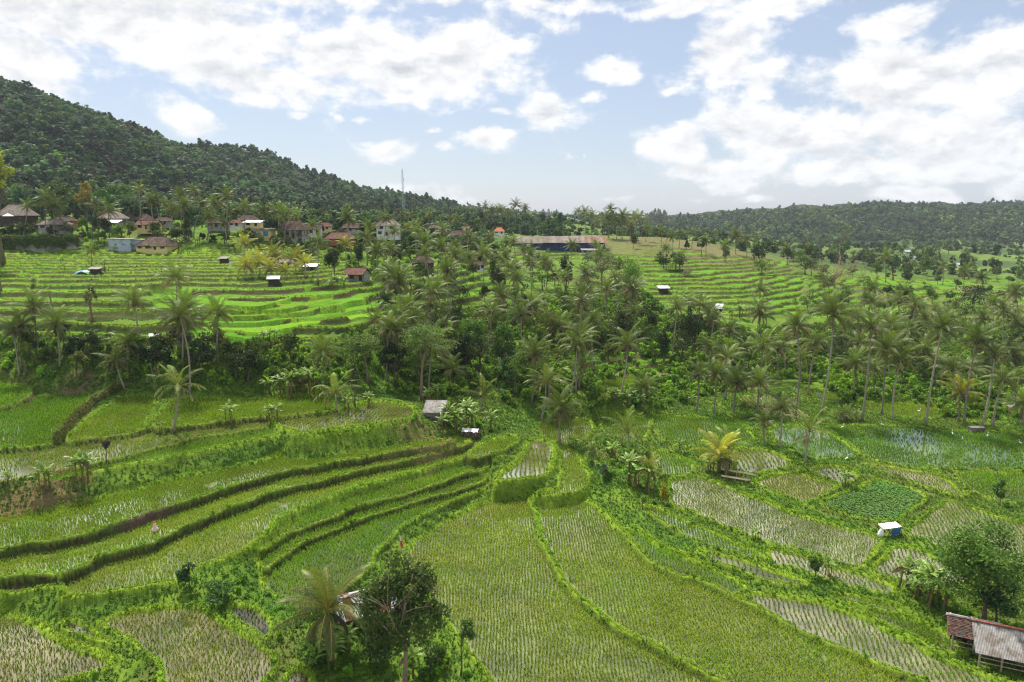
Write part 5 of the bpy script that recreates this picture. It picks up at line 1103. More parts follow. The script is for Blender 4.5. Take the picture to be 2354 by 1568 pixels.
S_('tarp_blue', (.04, .13, .36), .5, .2, 3, .3); S_('stone', (.20, .185, .16), .95, .35, 2, .1, c2=(.10, .10, .07)); S_('mast_metal', (.34, .37, .42), .5, .15, 3, .4, .3); S_('feather', (.82, .81, .78), .8, .05, 9, .2); S_('beak', (.55, .38, .08), .6, .1, 5, .3); S_('rust_red', (.26, .085, .055), .8, .3, 2, .2)
MT = MATS
def roof_mesh(b, w, d, z0, h, kind, oh=.6, t=.12, ridge=.35):
    x, y = w / 2 + oh, d / 2 + oh; zo = z0 - .15
    if kind == 'hip':
        rx = max(0.02, w / 2 - d / 2 * (1 - ridge)); A, B = (-rx, 0, z0 + h), (rx, 0, z0 + h)
        fs = [[(-x, -y, zo), (x, -y, zo), B, A], [(x, y, zo), (-x, y, zo), A, B], [(x, -y, zo), (x, y, zo), B, B], [(-x, y, zo), (-x, -y, zo), A, A]]
        for f in fs:
            P = np.array(f, float)
            if np.allclose(P[2], P[3]):
                n = np.cross(P[1] - P[0], P[2] - P[0]); n /= np.linalg.norm(n); V = np.vstack([P[:3], P[:3] - n * t]); b.add(V, [(0, 3, 4, 1), (1, 4, 5, 2), (2, 5, 3, 0)], [(0, 1, 2), (5, 4, 3)])
            else: b.slab(P, t)
        b.tube([A, B], .14, 5, c=(.8, .8, .8))
        for e in ((-x, -y, zo), (x, -y, zo)): b.tube([e, A if e[0] < 0 else B], .11, 5, c=(.8, .8, .8))
    elif kind == 'gable':
        A, B = (-x, 0, z0 + h), (x, 0, z0 + h); b.slab([(-x, -y, zo), (x, -y, zo), B, A], t); b.slab([(x, y, zo), (-x, y, zo), A, B], t); b.tube([A, B], .12, 5, c=(.8, .8, .8))
    elif kind == 'shed': b.slab([(-x, -y, z0), (x, -y, z0), (x, y, z0 + h), (-x, y, z0 + h)], t)
    elif kind == 'flat': b.box(-x, x, -y, y, z0 - .02, z0 + max(.2, h))
def house(name, label, px, base, wpx, wallpx, roofpx, wall, roof, kind='hip', depth=.75, yaw=0, wins=2, door=True, dist=None, group=None, porch=0, cat='house', winmat='glass_dark', floors=1, roofpart='roof', oh=.55, ridge=.35):
    if dist is None: p = hit(px, base)
    else:
        u, s = ray(px, base); p = (u * dist, dist, CAMZ + s * dist)
    k = p[1] / FPX * 1.02; w, hw, hr = wpx * k * .94, max(wallpx * k * .82, 1.2), roofpx * k * .78; d = w * depth
    t = thing(name, label, cat, p, yaw, group); g = -1.6
    b = MB(); b.box(-w / 2, w / 2, -d / 2 + porch, d / 2, g, hw)
    if kind == 'gable':
        for sx in (-1, 1):
            x = sx * (w / 2 - .06); b.add([(x - .06, -d / 2 + porch, hw), (x - .06, d / 2, hw), (x - .06, 0, hw + hr * .9), (x + .06, -d / 2 + porch, hw), (x + .06, d / 2, hw), (x + .06, 0, hw + hr * .9)], [(0, 3, 4, 1), (1, 4, 5, 2), (2, 5, 3, 0)], [(0, 1, 2), (5, 4, 3)])
    b.build('wall', MT[wall], t)
    r = MB(); roof_mesh(r, w, d, hw, hr, kind, oh, .13, ridge); r.build(roofpart, MT[roof], t)
    fz = -d / 2 + porch
    if porch:
        pb = [(-w / 2 + .1, -d / 2 + .1), (0, -d / 2 + .1), (w / 2 - .1, -d / 2 + .1)]
        for (x, y) in pb: MB().tube([(x, y, g), (x, y, hw)], .09, 6).build('post', MT['wood_dark'], t)
        MB().box(-w / 2 - .1, w / 2 + .1, -d / 2 - .1, fz - .003, g, .15).build('plinth', MT['stone'], t)
    for fl in range(floors):
        fh = hw / floors; z0 = fl * fh
        n = wins + (1 if door and fl == 0 else 0)
        for i in range(n):
            x = -w / 2 + w * (i + .5) / n
            if door and fl == 0 and i == n // 2:
                MB().box(x - .45, x + .45, fz - .05, fz - .004, z0 + .02, z0 + min(2.0, fh * .82)).build('door', MT['wood_dark'], t)
            else:
                ww = min(.65, w / n * .32); fr = MB(); zb, zt = z0 + fh * .35, z0 + fh * .82
                fr.box(x - ww - .08, x + ww + .08, fz - .06, fz - .004, zb - .08, zb); fr.box(x - ww - .08, x + ww + .08, fz - .06, fz - .004, zt, zt + .08); fr.box(x - ww - .08, x - ww, fz - .06, fz - .004, zb, zt); fr.box(x + ww, x + ww + .08, fz - .06, fz - .004, zb, zt)
                f = fr.build('window', MT['wood_dark'], t); MB().box(x - ww, x + ww, fz - .035, fz - .006, zb, zt).build('pane', MT[winmat], f)
    return t
GH = 'houses of the hillside village'
V_ = [
 ('pavilion_house','large brown tiled open pavilion behind the white parasol',42,512,66,20,30,'wood_dark','tile_grey','hip',.7,.0,2,247),
 ('house','beige house with low grey roof behind the round tree trunk',128,528,58,15,13,'concrete','tile_grey','hip',.6,.1,2,243),
 ('house','brown roofed house just behind the round tree',150,516,44,10,12,'brick','tile_brown','hip',.6,0,1,252),
 ('house','steep pyramid roofed house left of the white tin roof',262,512,48,12,20,'concrete','tile_grey','hip',.9,0,1,262),
 ('house','small house with a shiny white tin roof',258,520,30,9,8,'block_wall','tin_white','shed',.7,.1,1,253),
 ('house','long brown roofed house behind the tallest left palm',320,512,58,8,16,'concrete','tile_brown','hip',.5,0,2,268),
 ('house','yellow house with pale red roof between two palms',344,527,46,13,11,'plaster_yellow','tile_red','gable',.6,-.05,2,250),
 ('house','dark roofed house behind the yellow house',376,515,34,9,10,'block_wall','tile_brown','hip',.7,0,1,262),
 ('house','brown house seen behind the leaning palm trunks',502,522,42,12,12,'concrete','tile_brown','hip',.6,0,2,258),
 ('house','little orange roofed house right of the leaning palms',541,520,26,10,8,'plaster_white','tile_red','hip',.7,0,1,256),
 ('house','brown hipped house right of the orange roofed one',570,515,42,11,14,'concrete','tile_brown','hip',.7,0,2,262),
 ('house','house with a bright white tin canopy roof',583,520,36,10,6,'plaster_yellow','tin_white','shed',.6,0,1,250),
 ('house','yellow house with two sky blue arched shutters',605,548,50,22,5,'plaster_yellow','concrete','flat',.6,0,2,250),
 ('house','large dark roofed house on a stone terrace',676,548,62,24,26,'concrete','tile_brown','hip',.7,-.1,3,252),
 ('house','brown house with an orange lower wall',724,540,30,17,12,'plaster_white','tile_brown','gable',.8,.1,1,258),
 ('house','bright red hip roofed house behind the village',747,527,28,7,11,'plaster_yellow','tile_red','hip',.7,0,1,280),
 ('house','long reddish tile roofed house left of the white house',782,555,62,6,17,'brick','tile_red','hip',.6,-.05,2,262),
 ('house','dark tiled house beside the green column tree',808,530,42,8,12,'concrete','tile_brown','hip',.6,0,2,290),
 ('house','two storey white house with a grey tiled hip roof',893,542,48,28,18,'plaster_white','tile_grey','hip',.75,-.08,2,275),
 ('house','dark brown roof between the skyline palms',1003,530,40,5,9,'concrete','tile_brown','hip',.6,0,1,330),
 ('house','low very dark roofed house left of the orange roof',1056,547,52,6,14,'wood_dark','tile_brown','hip',.6,0,1,320),
 ('house','bright orange pyramid roofed house among palms',1147,537,24,5,11,'plaster_white','tile_orange','hip',.95,0,1,350),
 ('house','reddish roofed white house behind the dark roof',1066,532,24,8,7,'plaster_white','tile_red','gable',.6,0,1,345),
 ('house','wide dark brown hip roofed house beside the grey wall',365,573,76,11,24,'plaster_yellow','tile_brown','hip',.75,-.12,3,None),
 ('house','brick house with weathered tile roof and front porch',822,647,46,22,16,'block_wall','tile_red','gable',.75,-.35,1,None),
 ('house','dark roofed wooden house on a stone base',972,616,44,16,18,'wood_dark','tile_brown','hip',.8,-.15,1,None),
 ('house','small white walled house under the palms',1099,620,30,15,8,'plaster_white','tile_brown','hip',.7,.1,2,None),
 ('house','low grey shed house right of the blue barn',1356,582,40,9,4,'block_wall','tin_grey','shed',.5,0,2,None),
 ('house','grey roofed house behind the yellowish palms',655,610,36,9,8,'concrete','tile_grey','hip',.6,0,1,None),
 ('house','small house with a white tin lean to behind palms',712,622,32,12,7,'concrete','tin_white','shed',.7,0,1,None),
]
for (n, lab, px, base, w, hw, hr, wm, rm, kd, dp, yw, wn, ds) in V_:
    kw = dict(winmat='shutter_blue', door=False) if 'sky blue' in lab else {}
    if 'porch' in lab: kw['porch'] = 1.3
    if 'two storey' in lab: kw['floors'] = 2
    house(n, lab, px, base, w, hw, hr, wm, rm, kd, dp, yw, wn, dist=ds, group=GH, **kw)
# far valley houses
for i, (px, py, w, rm, lab) in enumerate(((2085,582,16,'tin_white','pale roofed house in the far valley below the hill'),(2120,588,26,'tile_grey','long grey roofed house in the far valley village'),(2105,596,12,'tin_white','tiny white roofed house in front of the far valley village'),(2205,612,18,'tin_white','white tin roofed house alone in the right valley'),(1812,596,18,'tile_grey','greyish house under the palm at the valley rim'),(2140,594,20,'tile_brown','brown roofed house at the end of the far valley village'),(2352,520,10,'tin_white','tiny white house high on the right hill slope'))):
    house('house', lab, px, py, w, 4, 5, 'plaster_white', rm, 'gable', .6, .1, 1, True, None, 'houses in the far valley')
# grey blue compound wall
p = hit(296, 579); k = p[1] / FPX; t = thing('compound_wall', 'pale blue grey compound building wall left of the wide brown roof', 'wall', p, .05)
b = MB(); b.box(-44*k, 5*k, 0, 6, -1.5, 28*k); b.box(5*k, 34*k, 1.5, 6, -1.5, 26*k); b.build('wall', MT['blue_grey_wall'], t)
b = MB(); b.box(-46*k, 7*k, -.3, 6.3, 28*k, 29.5*k); b.box(7.1*k, 36*k, 1.2, 6.3, 26*k, 27.5*k); b.build('parapet', MT['concrete'], t)
for i in range(3): MB().box((-30+18*i)*k, (-27+18*i)*k, -.06, -.004, 15*k, 18*k).build('window', MT['glass_dark'], t)
# retaining wall with creepers
p = hit(90, 580); k = p[1] / FPX; t = thing('retaining_wall', 'stained concrete retaining wall hung with creepers at far left', 'wall', p, 0)
b = MB()
for i in range(9): b.box((-130+24*i)*k, (-130+24*i+23.6)*k, (0 if i % 2 else .12), 3, -2, (30 + i % 3) * k)
b.build('wall', MT['concrete'], t)
r = np.random.default_rng(8); n = 7000; cx_ = r.uniform(-140, 95, n); top = 34 + 8 * vnoise(cx_ / 14, cx_ * 0, 5); hang = r.random(n) ** 1.3; ln_ = 14 + 22 * vnoise(cx_ / 9, cx_ * 0 + 3, 6)
Cc = np.stack([cx_ * k, -.35 - r.random(n) * .8 + 1.8 * (hang < .25) * r.random(n), (top - hang * ln_) * k], 1); v_, q_ = leaves(Cc, np.tile([0, -.8, .5], (n, 1)), .3, r)
obj('creeper', mesh('creeper', v_, q_, m_leaf, col=np.repeat(np.where(r.random((n, 1)) < .25, [[.14, .13, .03]], [[.06, .12, .018]]) * r.uniform(.6, 1.3, (n, 1)), 4, 0)), t)
# parasol
p = hit(20, 512, 200); u, s = ray(20, 508); p = (u * 240, 240, CAMZ + s * 240); k = 240 / FPX; t = thing('parasol', 'white parasol on the terrace at the far left', 'parasol', p)
MB().tube([(0, 0, -1), (0, 0, 17*k)], .05, 6).build('pole', MT['wood_dark'], t)
b = MB(); th = np.arange(8) * math.pi / 4; Vp = [(0, 0, 17*k)] + [(11*k*math.cos(a), 11*k*math.sin(a), 11*k) for a in th] + [(11*k*math.cos(a), 11*k*math.sin(a), 10.2*k) for a in th]
b.add(Vp, [(1+i, 9+i, 9+(i+1) % 8, 1+(i+1) % 8) for i in range(8)], [(0, 1+i, 1+(i+1) % 8) for i in range(8)]); b.build('canopy', MT['cloth_white'], t)
# long barn
p = hit(1285, 577); k = p[1] / FPX; t = thing('barn', 'very long low barn with dark blue netting walls', 'barn', p, -.03)
MB().box(-110*k, 104*k, 0, 14, -1.5, 19*k).build('netting', MT['net_blue'], t)
for i in range(10): MB().box((-108+23.4*i)*k, (-107+23.4*i)*k, -.12, -.004, -1.5, 19*k).build('post', MT['wood_dark'], t)
def corr(b, P0, P1, P2, P3, n, amp, c=(1, 1, 1)):
    """corrugated sheet between eave P0-P1 and ridge P3-P2"""
    P0, P1, P2, P3 = map(lambda q: np.array(q, float), (P0, P1, P2, P3)); nn_ = np.cross(P1 - P0, P3 - P0); nn_ /= np.linalg.norm(nn_)
    s = np.linspace(0, 1, n * 4 + 1)[:, None]; o = nn_ * (amp * np.sin(s * n * 2 * math.pi)); A = P0 + (P1 - P0) * s + o; B = P3 + (P2 - P3) * s + o; m_ = len(s)
    V = np.vstack([A, B, A - nn_ * .02, B - nn_ * .02]); i = np.arange(m_ - 1); Qc = np.vstack([np.stack([i, i + 1, i + 1 + m_, i + m_], 1), np.stack([i + 2 * m_, i + 3 * m_, i + 1 + 3 * m_, i + 1 + 2 * m_], 1), np.stack([i, i + 2 * m_, i + 1 + 2 * m_, i + 1], 1), np.stack([i + m_, i + 1 + m_, i + 1 + 3 * m_, i + 3 * m_], 1)])
    return b.add(V, Qc, c=c)
for nm_, x0, x1, mt, zt in (('roof', -112, -38, 'tile_grey', -1.2), ('roof', -38, 58, 'tile_grey', 0), ('rusty_roof', 58, 108, 'tile_grey', 0)):
    b = MB(); hh = 25 + zt; N_ = max(2, int((x1 - x0) / 7))
    for i in range(N_):
        a0, a1 = x0 + (x1 - x0) * i / N_, x0 + (x1 - x0) * (i + 1) / N_; c = random.uniform(.8, 1.2)
        if nm_ == 'rusty_roof': c = np.array((1.25, 1.1, 1.05)) * c if i % 2 else np.array((1.05, .68, .58)) * c
        b.slab([(a0*k, -1, 18.6*k + zt*k), (a1*k, -1, 18.6*k + zt*k), (a1*k, 7, hh*k + 1.8), (a0*k, 7, hh*k + 1.8)], .1, c=np.ones(3) * c); b.slab([(a1*k, 15, 18.6*k), (a0*k, 15, 18.6*k), (a0*k, 7.02, hh*k + 1.8), (a1*k, 7.02, hh*k + 1.8)], .1, c=np.ones(3) * c)
    b.build(nm_, MT[mt], t)
# radio masts
def mast(px, ptop, dist, w0, w1, label, nseg):
    u, s = ray(px, ptop); x, y, zt = u * dist, dist, CAMZ + s * dist; z0 = g1(x, y); H = zt - z0; t = thing('radio_mast', label, 'radio mast', (x, y, z0), .3); b = MB()
    for a in range(3):
        an = a * 2.094; q = np.linspace(0, 1, 6); b.tube(np.stack([(w0 + (w1 - w0) * q) * math.cos(an), (w0 + (w1 - w0) * q) * math.sin(an), q * H], 1), .11, 4)
    for i in range(nseg):
        q0, q1 = i / nseg, (i + 1) / nseg; r0, r1_ = w0 + (w1 - w0) * q0, w0 + (w1 - w0) * q1
        for a in range(3):
            A = lambda an, rr_, q: (rr_ * math.cos(an * 2.094), rr_ * math.sin(an * 2.094), q * H); b.tube([A(a, r0, q0), A(a + 1, r1_, q1)], .06, 3); b.tube([A(a, r1_, q1), A(a + 1, r1_, q1)], .06, 3)
    b.build('lattice', MT['mast_metal'], t); MB().tube([(0, 0, H), (0, 0, H + 2.5)], .08, 4).build('antenna', MT['mast_metal'], t)
    for q in (.78, .62, .5): MB().box(w1 + .1, w1 + .9, -.3, .3, q * H, q * H + 1.6).build('panel_antenna', MT['cloth_white'], t)
mast(924, 390, 620, 1.5, .55, 'tall grey lattice radio mast behind the village', 22)
mast(1566, 489, 1650, 1.2, .5, 'tiny distant mast on the right wooded hill', 10)

# ---- field huts and shelters
def hut(label, px, base, wpx, hpx, rpx, roofm, wallm, yaw=0, kind='shed', closed=True, name='field_hut'):
    p = hit(px, base); k = p[1] / FPX; w, h, hr = wpx * k, hpx * k * .85, rpx * k; w *= .85; d = w * .8; t = thing(name, label, 'hut', p, yaw, 'field huts among the terraces')
    for sx in (-1, 1):
        for sy in (-1, 1): MB().tube([(sx * w * .45, sy * d * .45, -.5), (sx * w * .45, sy * d * .45, h)], .06, 5).build('post', MT['wood_dark'], t)
    if closed: MB().box(-w * .42, w * .42, -d * .3, d * .42, -.5, h * .96).build('wall', MT[wallm], t)
    b = MB(); e = .25
    if kind == 'shed': corr(b, (-w/2-e, -d/2-e, h), (w/2+e, -d/2-e, h), (w/2+e, d/2+e, h + hr), (-w/2-e, d/2+e, h + hr), 12, .03)
    else:
        corr(b, (-w/2-e, -d/2-e, h), (w/2+e, -d/2-e, h), (w/2+e, 0, h + hr), (-w/2-e, 0, h + hr), 12, .03); corr(b, (w/2+e, d/2+e, h), (-w/2-e, d/2+e, h), (-w/2-e, .01, h + hr), (w/2+e, .01, h + hr), 12, .03)
    b.build('roof', MT[roofm], t); return t
t = hut('hut with dark walls and grey tin roof beside a blue yellow tarp', 220, 629, 26, 13, 4, 'tin_grey', 'wood_dark', .1)
p = hit(194, 630); t = thing('tarp_heap', 'blue white and yellow tarpaulin over a heap beside a dark hut', 'tarpaulin', p); b = MB(); r = np.random.default_rng(3); gx, gy = np.meshgrid(np.linspace(-1, 1, 9), np.linspace(-1, 1, 7)); zz = 1.1 * np.sqrt(np.clip(1 - .8 * gx ** 2 - .6 * gy ** 2, 0, 1)) + r.normal(0, .06, gx.shape); i = np.arange(9 * 7).reshape(7, 9); qq = np.stack([i[:-1, :-1], i[:-1, 1:], i[1:, 1:], i[1:, :-1]], -1).reshape(-1, 4)
cc = np.where(gx.reshape(-1, 1) > .3, [[6., 4.5, .5]], np.where((np.floor(gx * 5) % 2).reshape(-1, 1) > 0, [[7., 4.5, 2.]], [[2., 1.5, 1.]])); b.add(np.stack([gx * 2.3, gy * 1.2, zz], -1).reshape(-1, 3), qq, c=cc); b.build('sheet', MT['tarp_blue'], t, smooth=True)
hut('small dark grey hut at the top of the left terraces', 515, 602, 22, 9, 4, 'tin_grey', 'wood_dark', -.1)
hut('hut with white and rusty tin roof below the yellow palms', 630, 651, 30, 12, 7, 'tin_white', 'wood_dark', .15, 'gable')
hut('hut with bright white tin roof on the right terraces', 1524, 671, 28, 11, 4, 'tin_white', 'wood_dark', .05)
hut('hut with white and rusty tilted roof above the bananas', 1650, 717, 20, 10, 10, 'tin_white', 'wood_dark', -.5)
hut('little thatched hut beside the dark clump of trees', 1576, 632, 18, 9, 7, 'thatch', 'wood_pale', .2, 'gable')
hut('shelter with a torn white tarp roof under left palms', 354, 777, 18, 7, 4, 'tin_white', 'wood_dark', .5, closed=False)
# centre: corrugated hut above the terraces
p = hit(1000, 962); k = p[1] / FPX; t = thing('corrugated_hut', 'hut with sloping grey corrugated roof above the terraces', 'hut', p, -.05); w, h = 52 * k, 1.5
for sx in (-1, 1):
    for y0, zt in ((-1.3, h), (1.5, h + 1.0)): MB().tube([(sx * w * .46, y0, -.6), (sx * w * .46, y0, zt)], .06, 6).build('post', MT['wood_dark'], t)
MB().box(-w * .45, w * .45, -.9, 1.3, -.6, h * .95).build('wall', MT['concrete'], t)
b = MB()
for i in range(4): corr(b, (-w/2 + w*i/4, -1.7, h), (-w/2 + w*(i+1)/4, -1.7, h - .02), (-w/2 + w*(i+1)/4, 1.8, h + 1.25), (-w/2 + w*i/4, 1.8, h + 1.25), 5, .03, c=np.ones(3) * (1, 1.12, .92, 1.3)[i])
b.build('roof', MT['tin_grey'], t)
# thatched stack under a white sheet
p = hit(1082, 1006); k = p[1] / FPX; t = thing('thatched_stack', 'thatched straw stack half covered by a white sheet', 'straw stack', p, -.12); w = 44 * k; r = np.random.default_rng(12); b = MB()
for i in range(260):
    x = r.uniform(-w/2, w/2); y = r.uniform(-.9, .9); z = r.uniform(.5, 1.25); b.tube([(x, y - .25, z), (x + r.normal(0, .12), y - .5, z - r.uniform(.25, .6))], .035, 3, c=np.ones(3) * r.uniform(.5, 1.7))
b.box(-w/2, w/2, -.75, .9, -.4, 1.1, c=(.7, .7, .7)); b.build('straw', MT['thatch'], t)
gx, gy = np.meshgrid(np.linspace(-.48, .42, 10), np.linspace(-1, 1, 6)); zz = 1.5 - .25 * gy ** 2 + r.normal(0, .045, gx.shape); i = np.arange(60).reshape(6, 10); qq = np.stack([i[:-1, :-1], i[:-1, 1:], i[1:, 1:], i[1:, :-1]], -1).reshape(-1, 4)
V1 = np.stack([gx * w, gy * .95 + .1, zz], -1).reshape(-1, 3); MB().add(np.vstack([V1, V1 - [0, 0, .03]]), np.vstack([qq, qq[:, ::-1] + 60])).build('sheet', MT['cloth_white'], t, smooth=True)
# bamboo platform
p = hit(1690, 1105); k = p[1] / FPX; t = thing('bamboo_platform', 'fallen pale bamboo platform beside the banana clump', 'bamboo platform', p, -.35); b = MB(); r = np.random.default_rng(2)
for i in range(13): b.tube([(-1.9 + r.normal(0, .15), -.9 + i * .13, .75 - i * .03), (1.9 + r.normal(0, .2), -.9 + i * .13 + r.normal(0, .08), .6 - i * .03)], .035, 5, c=np.ones(3) * r.uniform(1.1, 1.7))
b.build('slats', MT['wood_pale'], t)
b = MB()
for i in range(5): b.tube([(-2.2 + r.normal(0, .1), 1.3 + i * .16, 1.0), (2.4 + r.normal(0, .3), .8 + i * .16, .9)], .04, 5, c=np.ones(3) * r.uniform(1.0, 1.6))
b.build('poles', MT['wood_pale'], t)
for x in (-1.5, 0, 1.5): MB().tube([(x, -.6, -.3), (x, -.6, .66)], .05, 5).build('leg', MT['wood_pale'], t); MB().tube([(x, 1.0, -.3), (x + .1, 1.0, .95)], .05, 5).build('leg', MT['wood_pale'], t)
# white and blue tarp shelter + sack
p = hit(2040, 1228); k = p[1] / FPX; t = thing('tarp_shelter', 'low shelter with white sheet roof and blue tarp side', 'shelter', p, .12); w = 46 * k
for sx in (-1, 1):
    for sy in (-1, 1): MB().tube([(sx * w * .45, sy * .7, -.3), (sx * w * .45, sy * .7, 1.15 + .15 * sy)], .035, 5).build('post', MT['wood_dark'], t)
b = MB(); corr(b, (-w/2, -.75, 1.1), (w/2, -.75, 1.3), (w/2, .35, 1.45), (-w/2, .35, 1.3), 10, .025); b.build('roof', MT['tin_white'], t)
b = MB(); b.slab([(0, -.75, .15), (w * .45, -.75, .35), (w * .48, -.8, 1.15), (-.05 * w, -.8, 1.05)], .03); b.build('tarp', MT['tarp_blue'], t)
def sack(label, px, py, s, mat='cloth_white', name='sack'):
    p = hit(px, py); r = np.random.default_rng(int(px)); b = MB(); q = np.linspace(0, 1, 7); b.tube(np.stack([.08 * s * np.sin(q * 3), 0 * q, q * 1.3 * s], 1), s * np.array([.34, .46, .50, .47, .40, .22, .12]), 9); V = b.V[0]; V += r.normal(0, .035 * s, V.shape); V[:, 1] *= .75
    o = b.build(name, MT[mat], None, smooth=True); o.location = (p[0], p[1], p[2] - .06); tag(o, label, name); return o
sack('full white sack lying below the blue tarp shelter', 2022, 1233, .8)
# ---- bottom left: rusty and white tin roofed hut
p = hit(838, 1425); k = p[1] / FPX; t = thing('tin_roof_hut', 'hut with white and rusty corrugated roof behind the big dark tree', 'hut', p, .42); h = 2.0; w, d = 5.4, 4.2
for sx in (-1, 1):
    for sy in (-1, 0, 1): MB().tube([(sx * w * .46, sy * d * .45, -.6), (sx * w * .46, sy * d * .45, h + (.9 if sy == 0 else 0))], .08, 6).build('post', MT['wood_dark'], t)
MB().box(-w * .44, w * .44, -d * .42, d * .42, -.6, h * .97).build('wall', MT['wood_dark'], t)
P_ = [('tin_white', 0), ('tin_rust', 1), ('tin_white', 2), ('tin_white', 3), ('tin_rust', 4), ('tin_rust', 5), ('tin_white', 6)]
for m_, i in P_:
    a0, a1 = -w/2 - .3 + (w + .6) * i / 7, -w/2 - .3 + (w + .6) * (i + 1) / 7 + .05; b = MB(); dz = .012 * (i % 2)
    corr(b, (a0, -d/2 - .4, h - .15 + dz), (a1, -d/2 - .4, h - .15 + dz), (a1, 0, h + 1.05 + dz), (a0, 0, h + 1.05 + dz), 7, .025); corr(b, (a1, d/2 + .4, h - .15 + dz), (a0, d/2 + .4, h - .15 + dz), (a0, .01, h + 1.05 + dz), (a1, .01, h + 1.05 + dz), 7, .025); o = b.build('roof_sheet', MT[m_], t)
b = MB(); b.slab([(-w/2 - .35, -.28, h + 1.02), (w/2 + .35, -.28, h + 1.02), (w/2 + .35, .02, h + 1.14), (-w/2 - .35, .02, h + 1.14)], .02); b.build('ridge_cap', MT['tin_grey'], t)
# ---- bottom right: two sheds on posts
p = hit(2230, 1488); t = thing('tiled_shed', 'open shed on posts with mottled red brown tile roof', 'shed', p, -.42); w, d, h = 3.7, 2.5, 1.6
for sx in (-1, 0, 1):
    for sy in (-1, 1): MB().tube([(sx * w * .45, sy * d * .42, -.8), (sx * w * .45, sy * d * .42, h + (.0 if sy < 0 else .9))], .08, 6).build('post', MT['wood_pale'], t)
r = np.random.default_rng(5); b = MB(); nr, nc = 13, 22; ang_ = math.atan2(1.15, d / 2 + .35); L_ = math.hypot(d / 2 + .35, 1.15)
for side in (-1, 1):
    for i in range(nr):
        for j in range(nc):
            s0 = i / nr; s1 = (i + 1.25) / nr; xx = -w/2 - .3 + (w + .6) * j / nc; wd = (w + .6) / nc * 1.02; y0 = side * (d/2 + .35) * (1 - s0); y1 = side * (d/2 + .35) * (1 - min(1, s1)); z0_ = h + .06 + 1.15 * s0 + .05; z1_ = h + .06 + 1.15 * min(1, s1) + .0
            c = np.array((1, .88, .82)) * r.uniform(.45, 1.25) if r.random() < .7 else np.array((1.1, 1.5, 1.6)) * r.uniform(.4, .9)
            jz = r.normal(0, .012); P4 = [(xx, y0, z0_ + jz), (xx + wd, y0, z0_ + jz), (xx + wd, y1, z1_), (xx, y1, z1_)]
            b.slab(P4 if side < 0 else [P4[1], P4[0], P4[3], P4[2]], .02, c=c)
b.build('roof', MT['tile_old'], t); MB().tube([(-w/2 - .35, 0, h + 1.25), (w/2 + .3, 0, h + 1.25)], .13, 6, c=(1.4, 1.4, 1.4)).build('ridge_cap', MT['tin_grey'], t)
for z in (.45, .9): MB().tube([(-w*.45, -d*.42, z), (w*.45, -d*.42, z - .05)], .05, 5).build('rail', MT['wood_pale'], t)
b = MB(); b.box(-w*.42, w*.42, d*.2, d*.4, -.6, 1.5); b.build('back_wall', MT['wood_dark'], t)
p2 = hit(2322, 1532); t = thing('corrugated_shed', 'open shed on posts with grey corrugated roof in the corner', 'shed', p2, -.42); w, d, h = 5.8, 2.8, 1.65
for sx in (-.95, -.35, .3, .95):
    for sy in (-1, 1): MB().tube([(sx * w * .47, sy * d * .42, -.8), (sx * w * .47, sy * d * .42, h + (0 if sy < 0 else .6))], .08, 6).build('post', MT['wood_pale'], t)
b = MB()
for i in range(7):
    a0, a1 = -w/2 - .2 + (w + .4) * i / 7, -w/2 - .2 + (w + .4) * (i + 1) / 7 + .04; corr(b, (a0, -d/2 - .45, h), (a1, -d/2 - .45, h), (a1, d*.3, h + 1.6 + .012*(i % 2)), (a0, d*.3, h + 1.6 + .012*(i % 2)), 8, .03, c=np.ones(3) * r.uniform(.85, 1.15))
corr(b, (w/2 + .2, d/2 + .5, h + .9), (-w/2 - .2, d/2 + .5, h + .9), (-w/2 - .2, d*.3 + .02, h + 1.6), (w/2 + .2, d*.3 + .02, h + 1.6), 40, .03)
b.build('roof', MT['tin_grey'], t); MB().box(-w/2 - .25, w/2 + .25, d*.3 - .14, d*.3 + .14, h + 1.615, h + 1.68).build('ridge_cap', MT['rust_red'], t)
for z in (.5, .95): MB().tube([(-w*.45, -d*.42, z), (w*.45, -d*.42, z)], .05, 5).build('rail', MT['wood_pale'], t)
MB().box(-w*.45, w*.45, d*.2, d*.4, -.6, 1.6).build('back_wall', MT['block_wall'], t)
sack('stuffed white plastic sack leaning at the corrugated shed', 2276, 1504, 1.25)
p = hit(2236, 1484); o = MB(); th = np.arange(10) * .628
for zf, rf in ((0, .42), (.18, .5), (.36, .45), (.5, .28)): o.tube([(rf * math.cos(a), rf * math.sin(a), zf + .05) for a in np.linspace(0, 6.283, 17)], .025, 4, cap=False)
for a in th: o.tube([(.42 * math.cos(a), .42 * math.sin(a), .03), (.5 * math.cos(a + .3), .5 * math.sin(a + .3), .22), (.28 * math.cos(a + .6), .28 * math.sin(a + .6), .55)], .022, 4, cap=False)
o = o.build('basket', MT['wood_pale']); o.location = p; tag(o, 'round woven bamboo chicken basket by the tiled shed', 'basket')
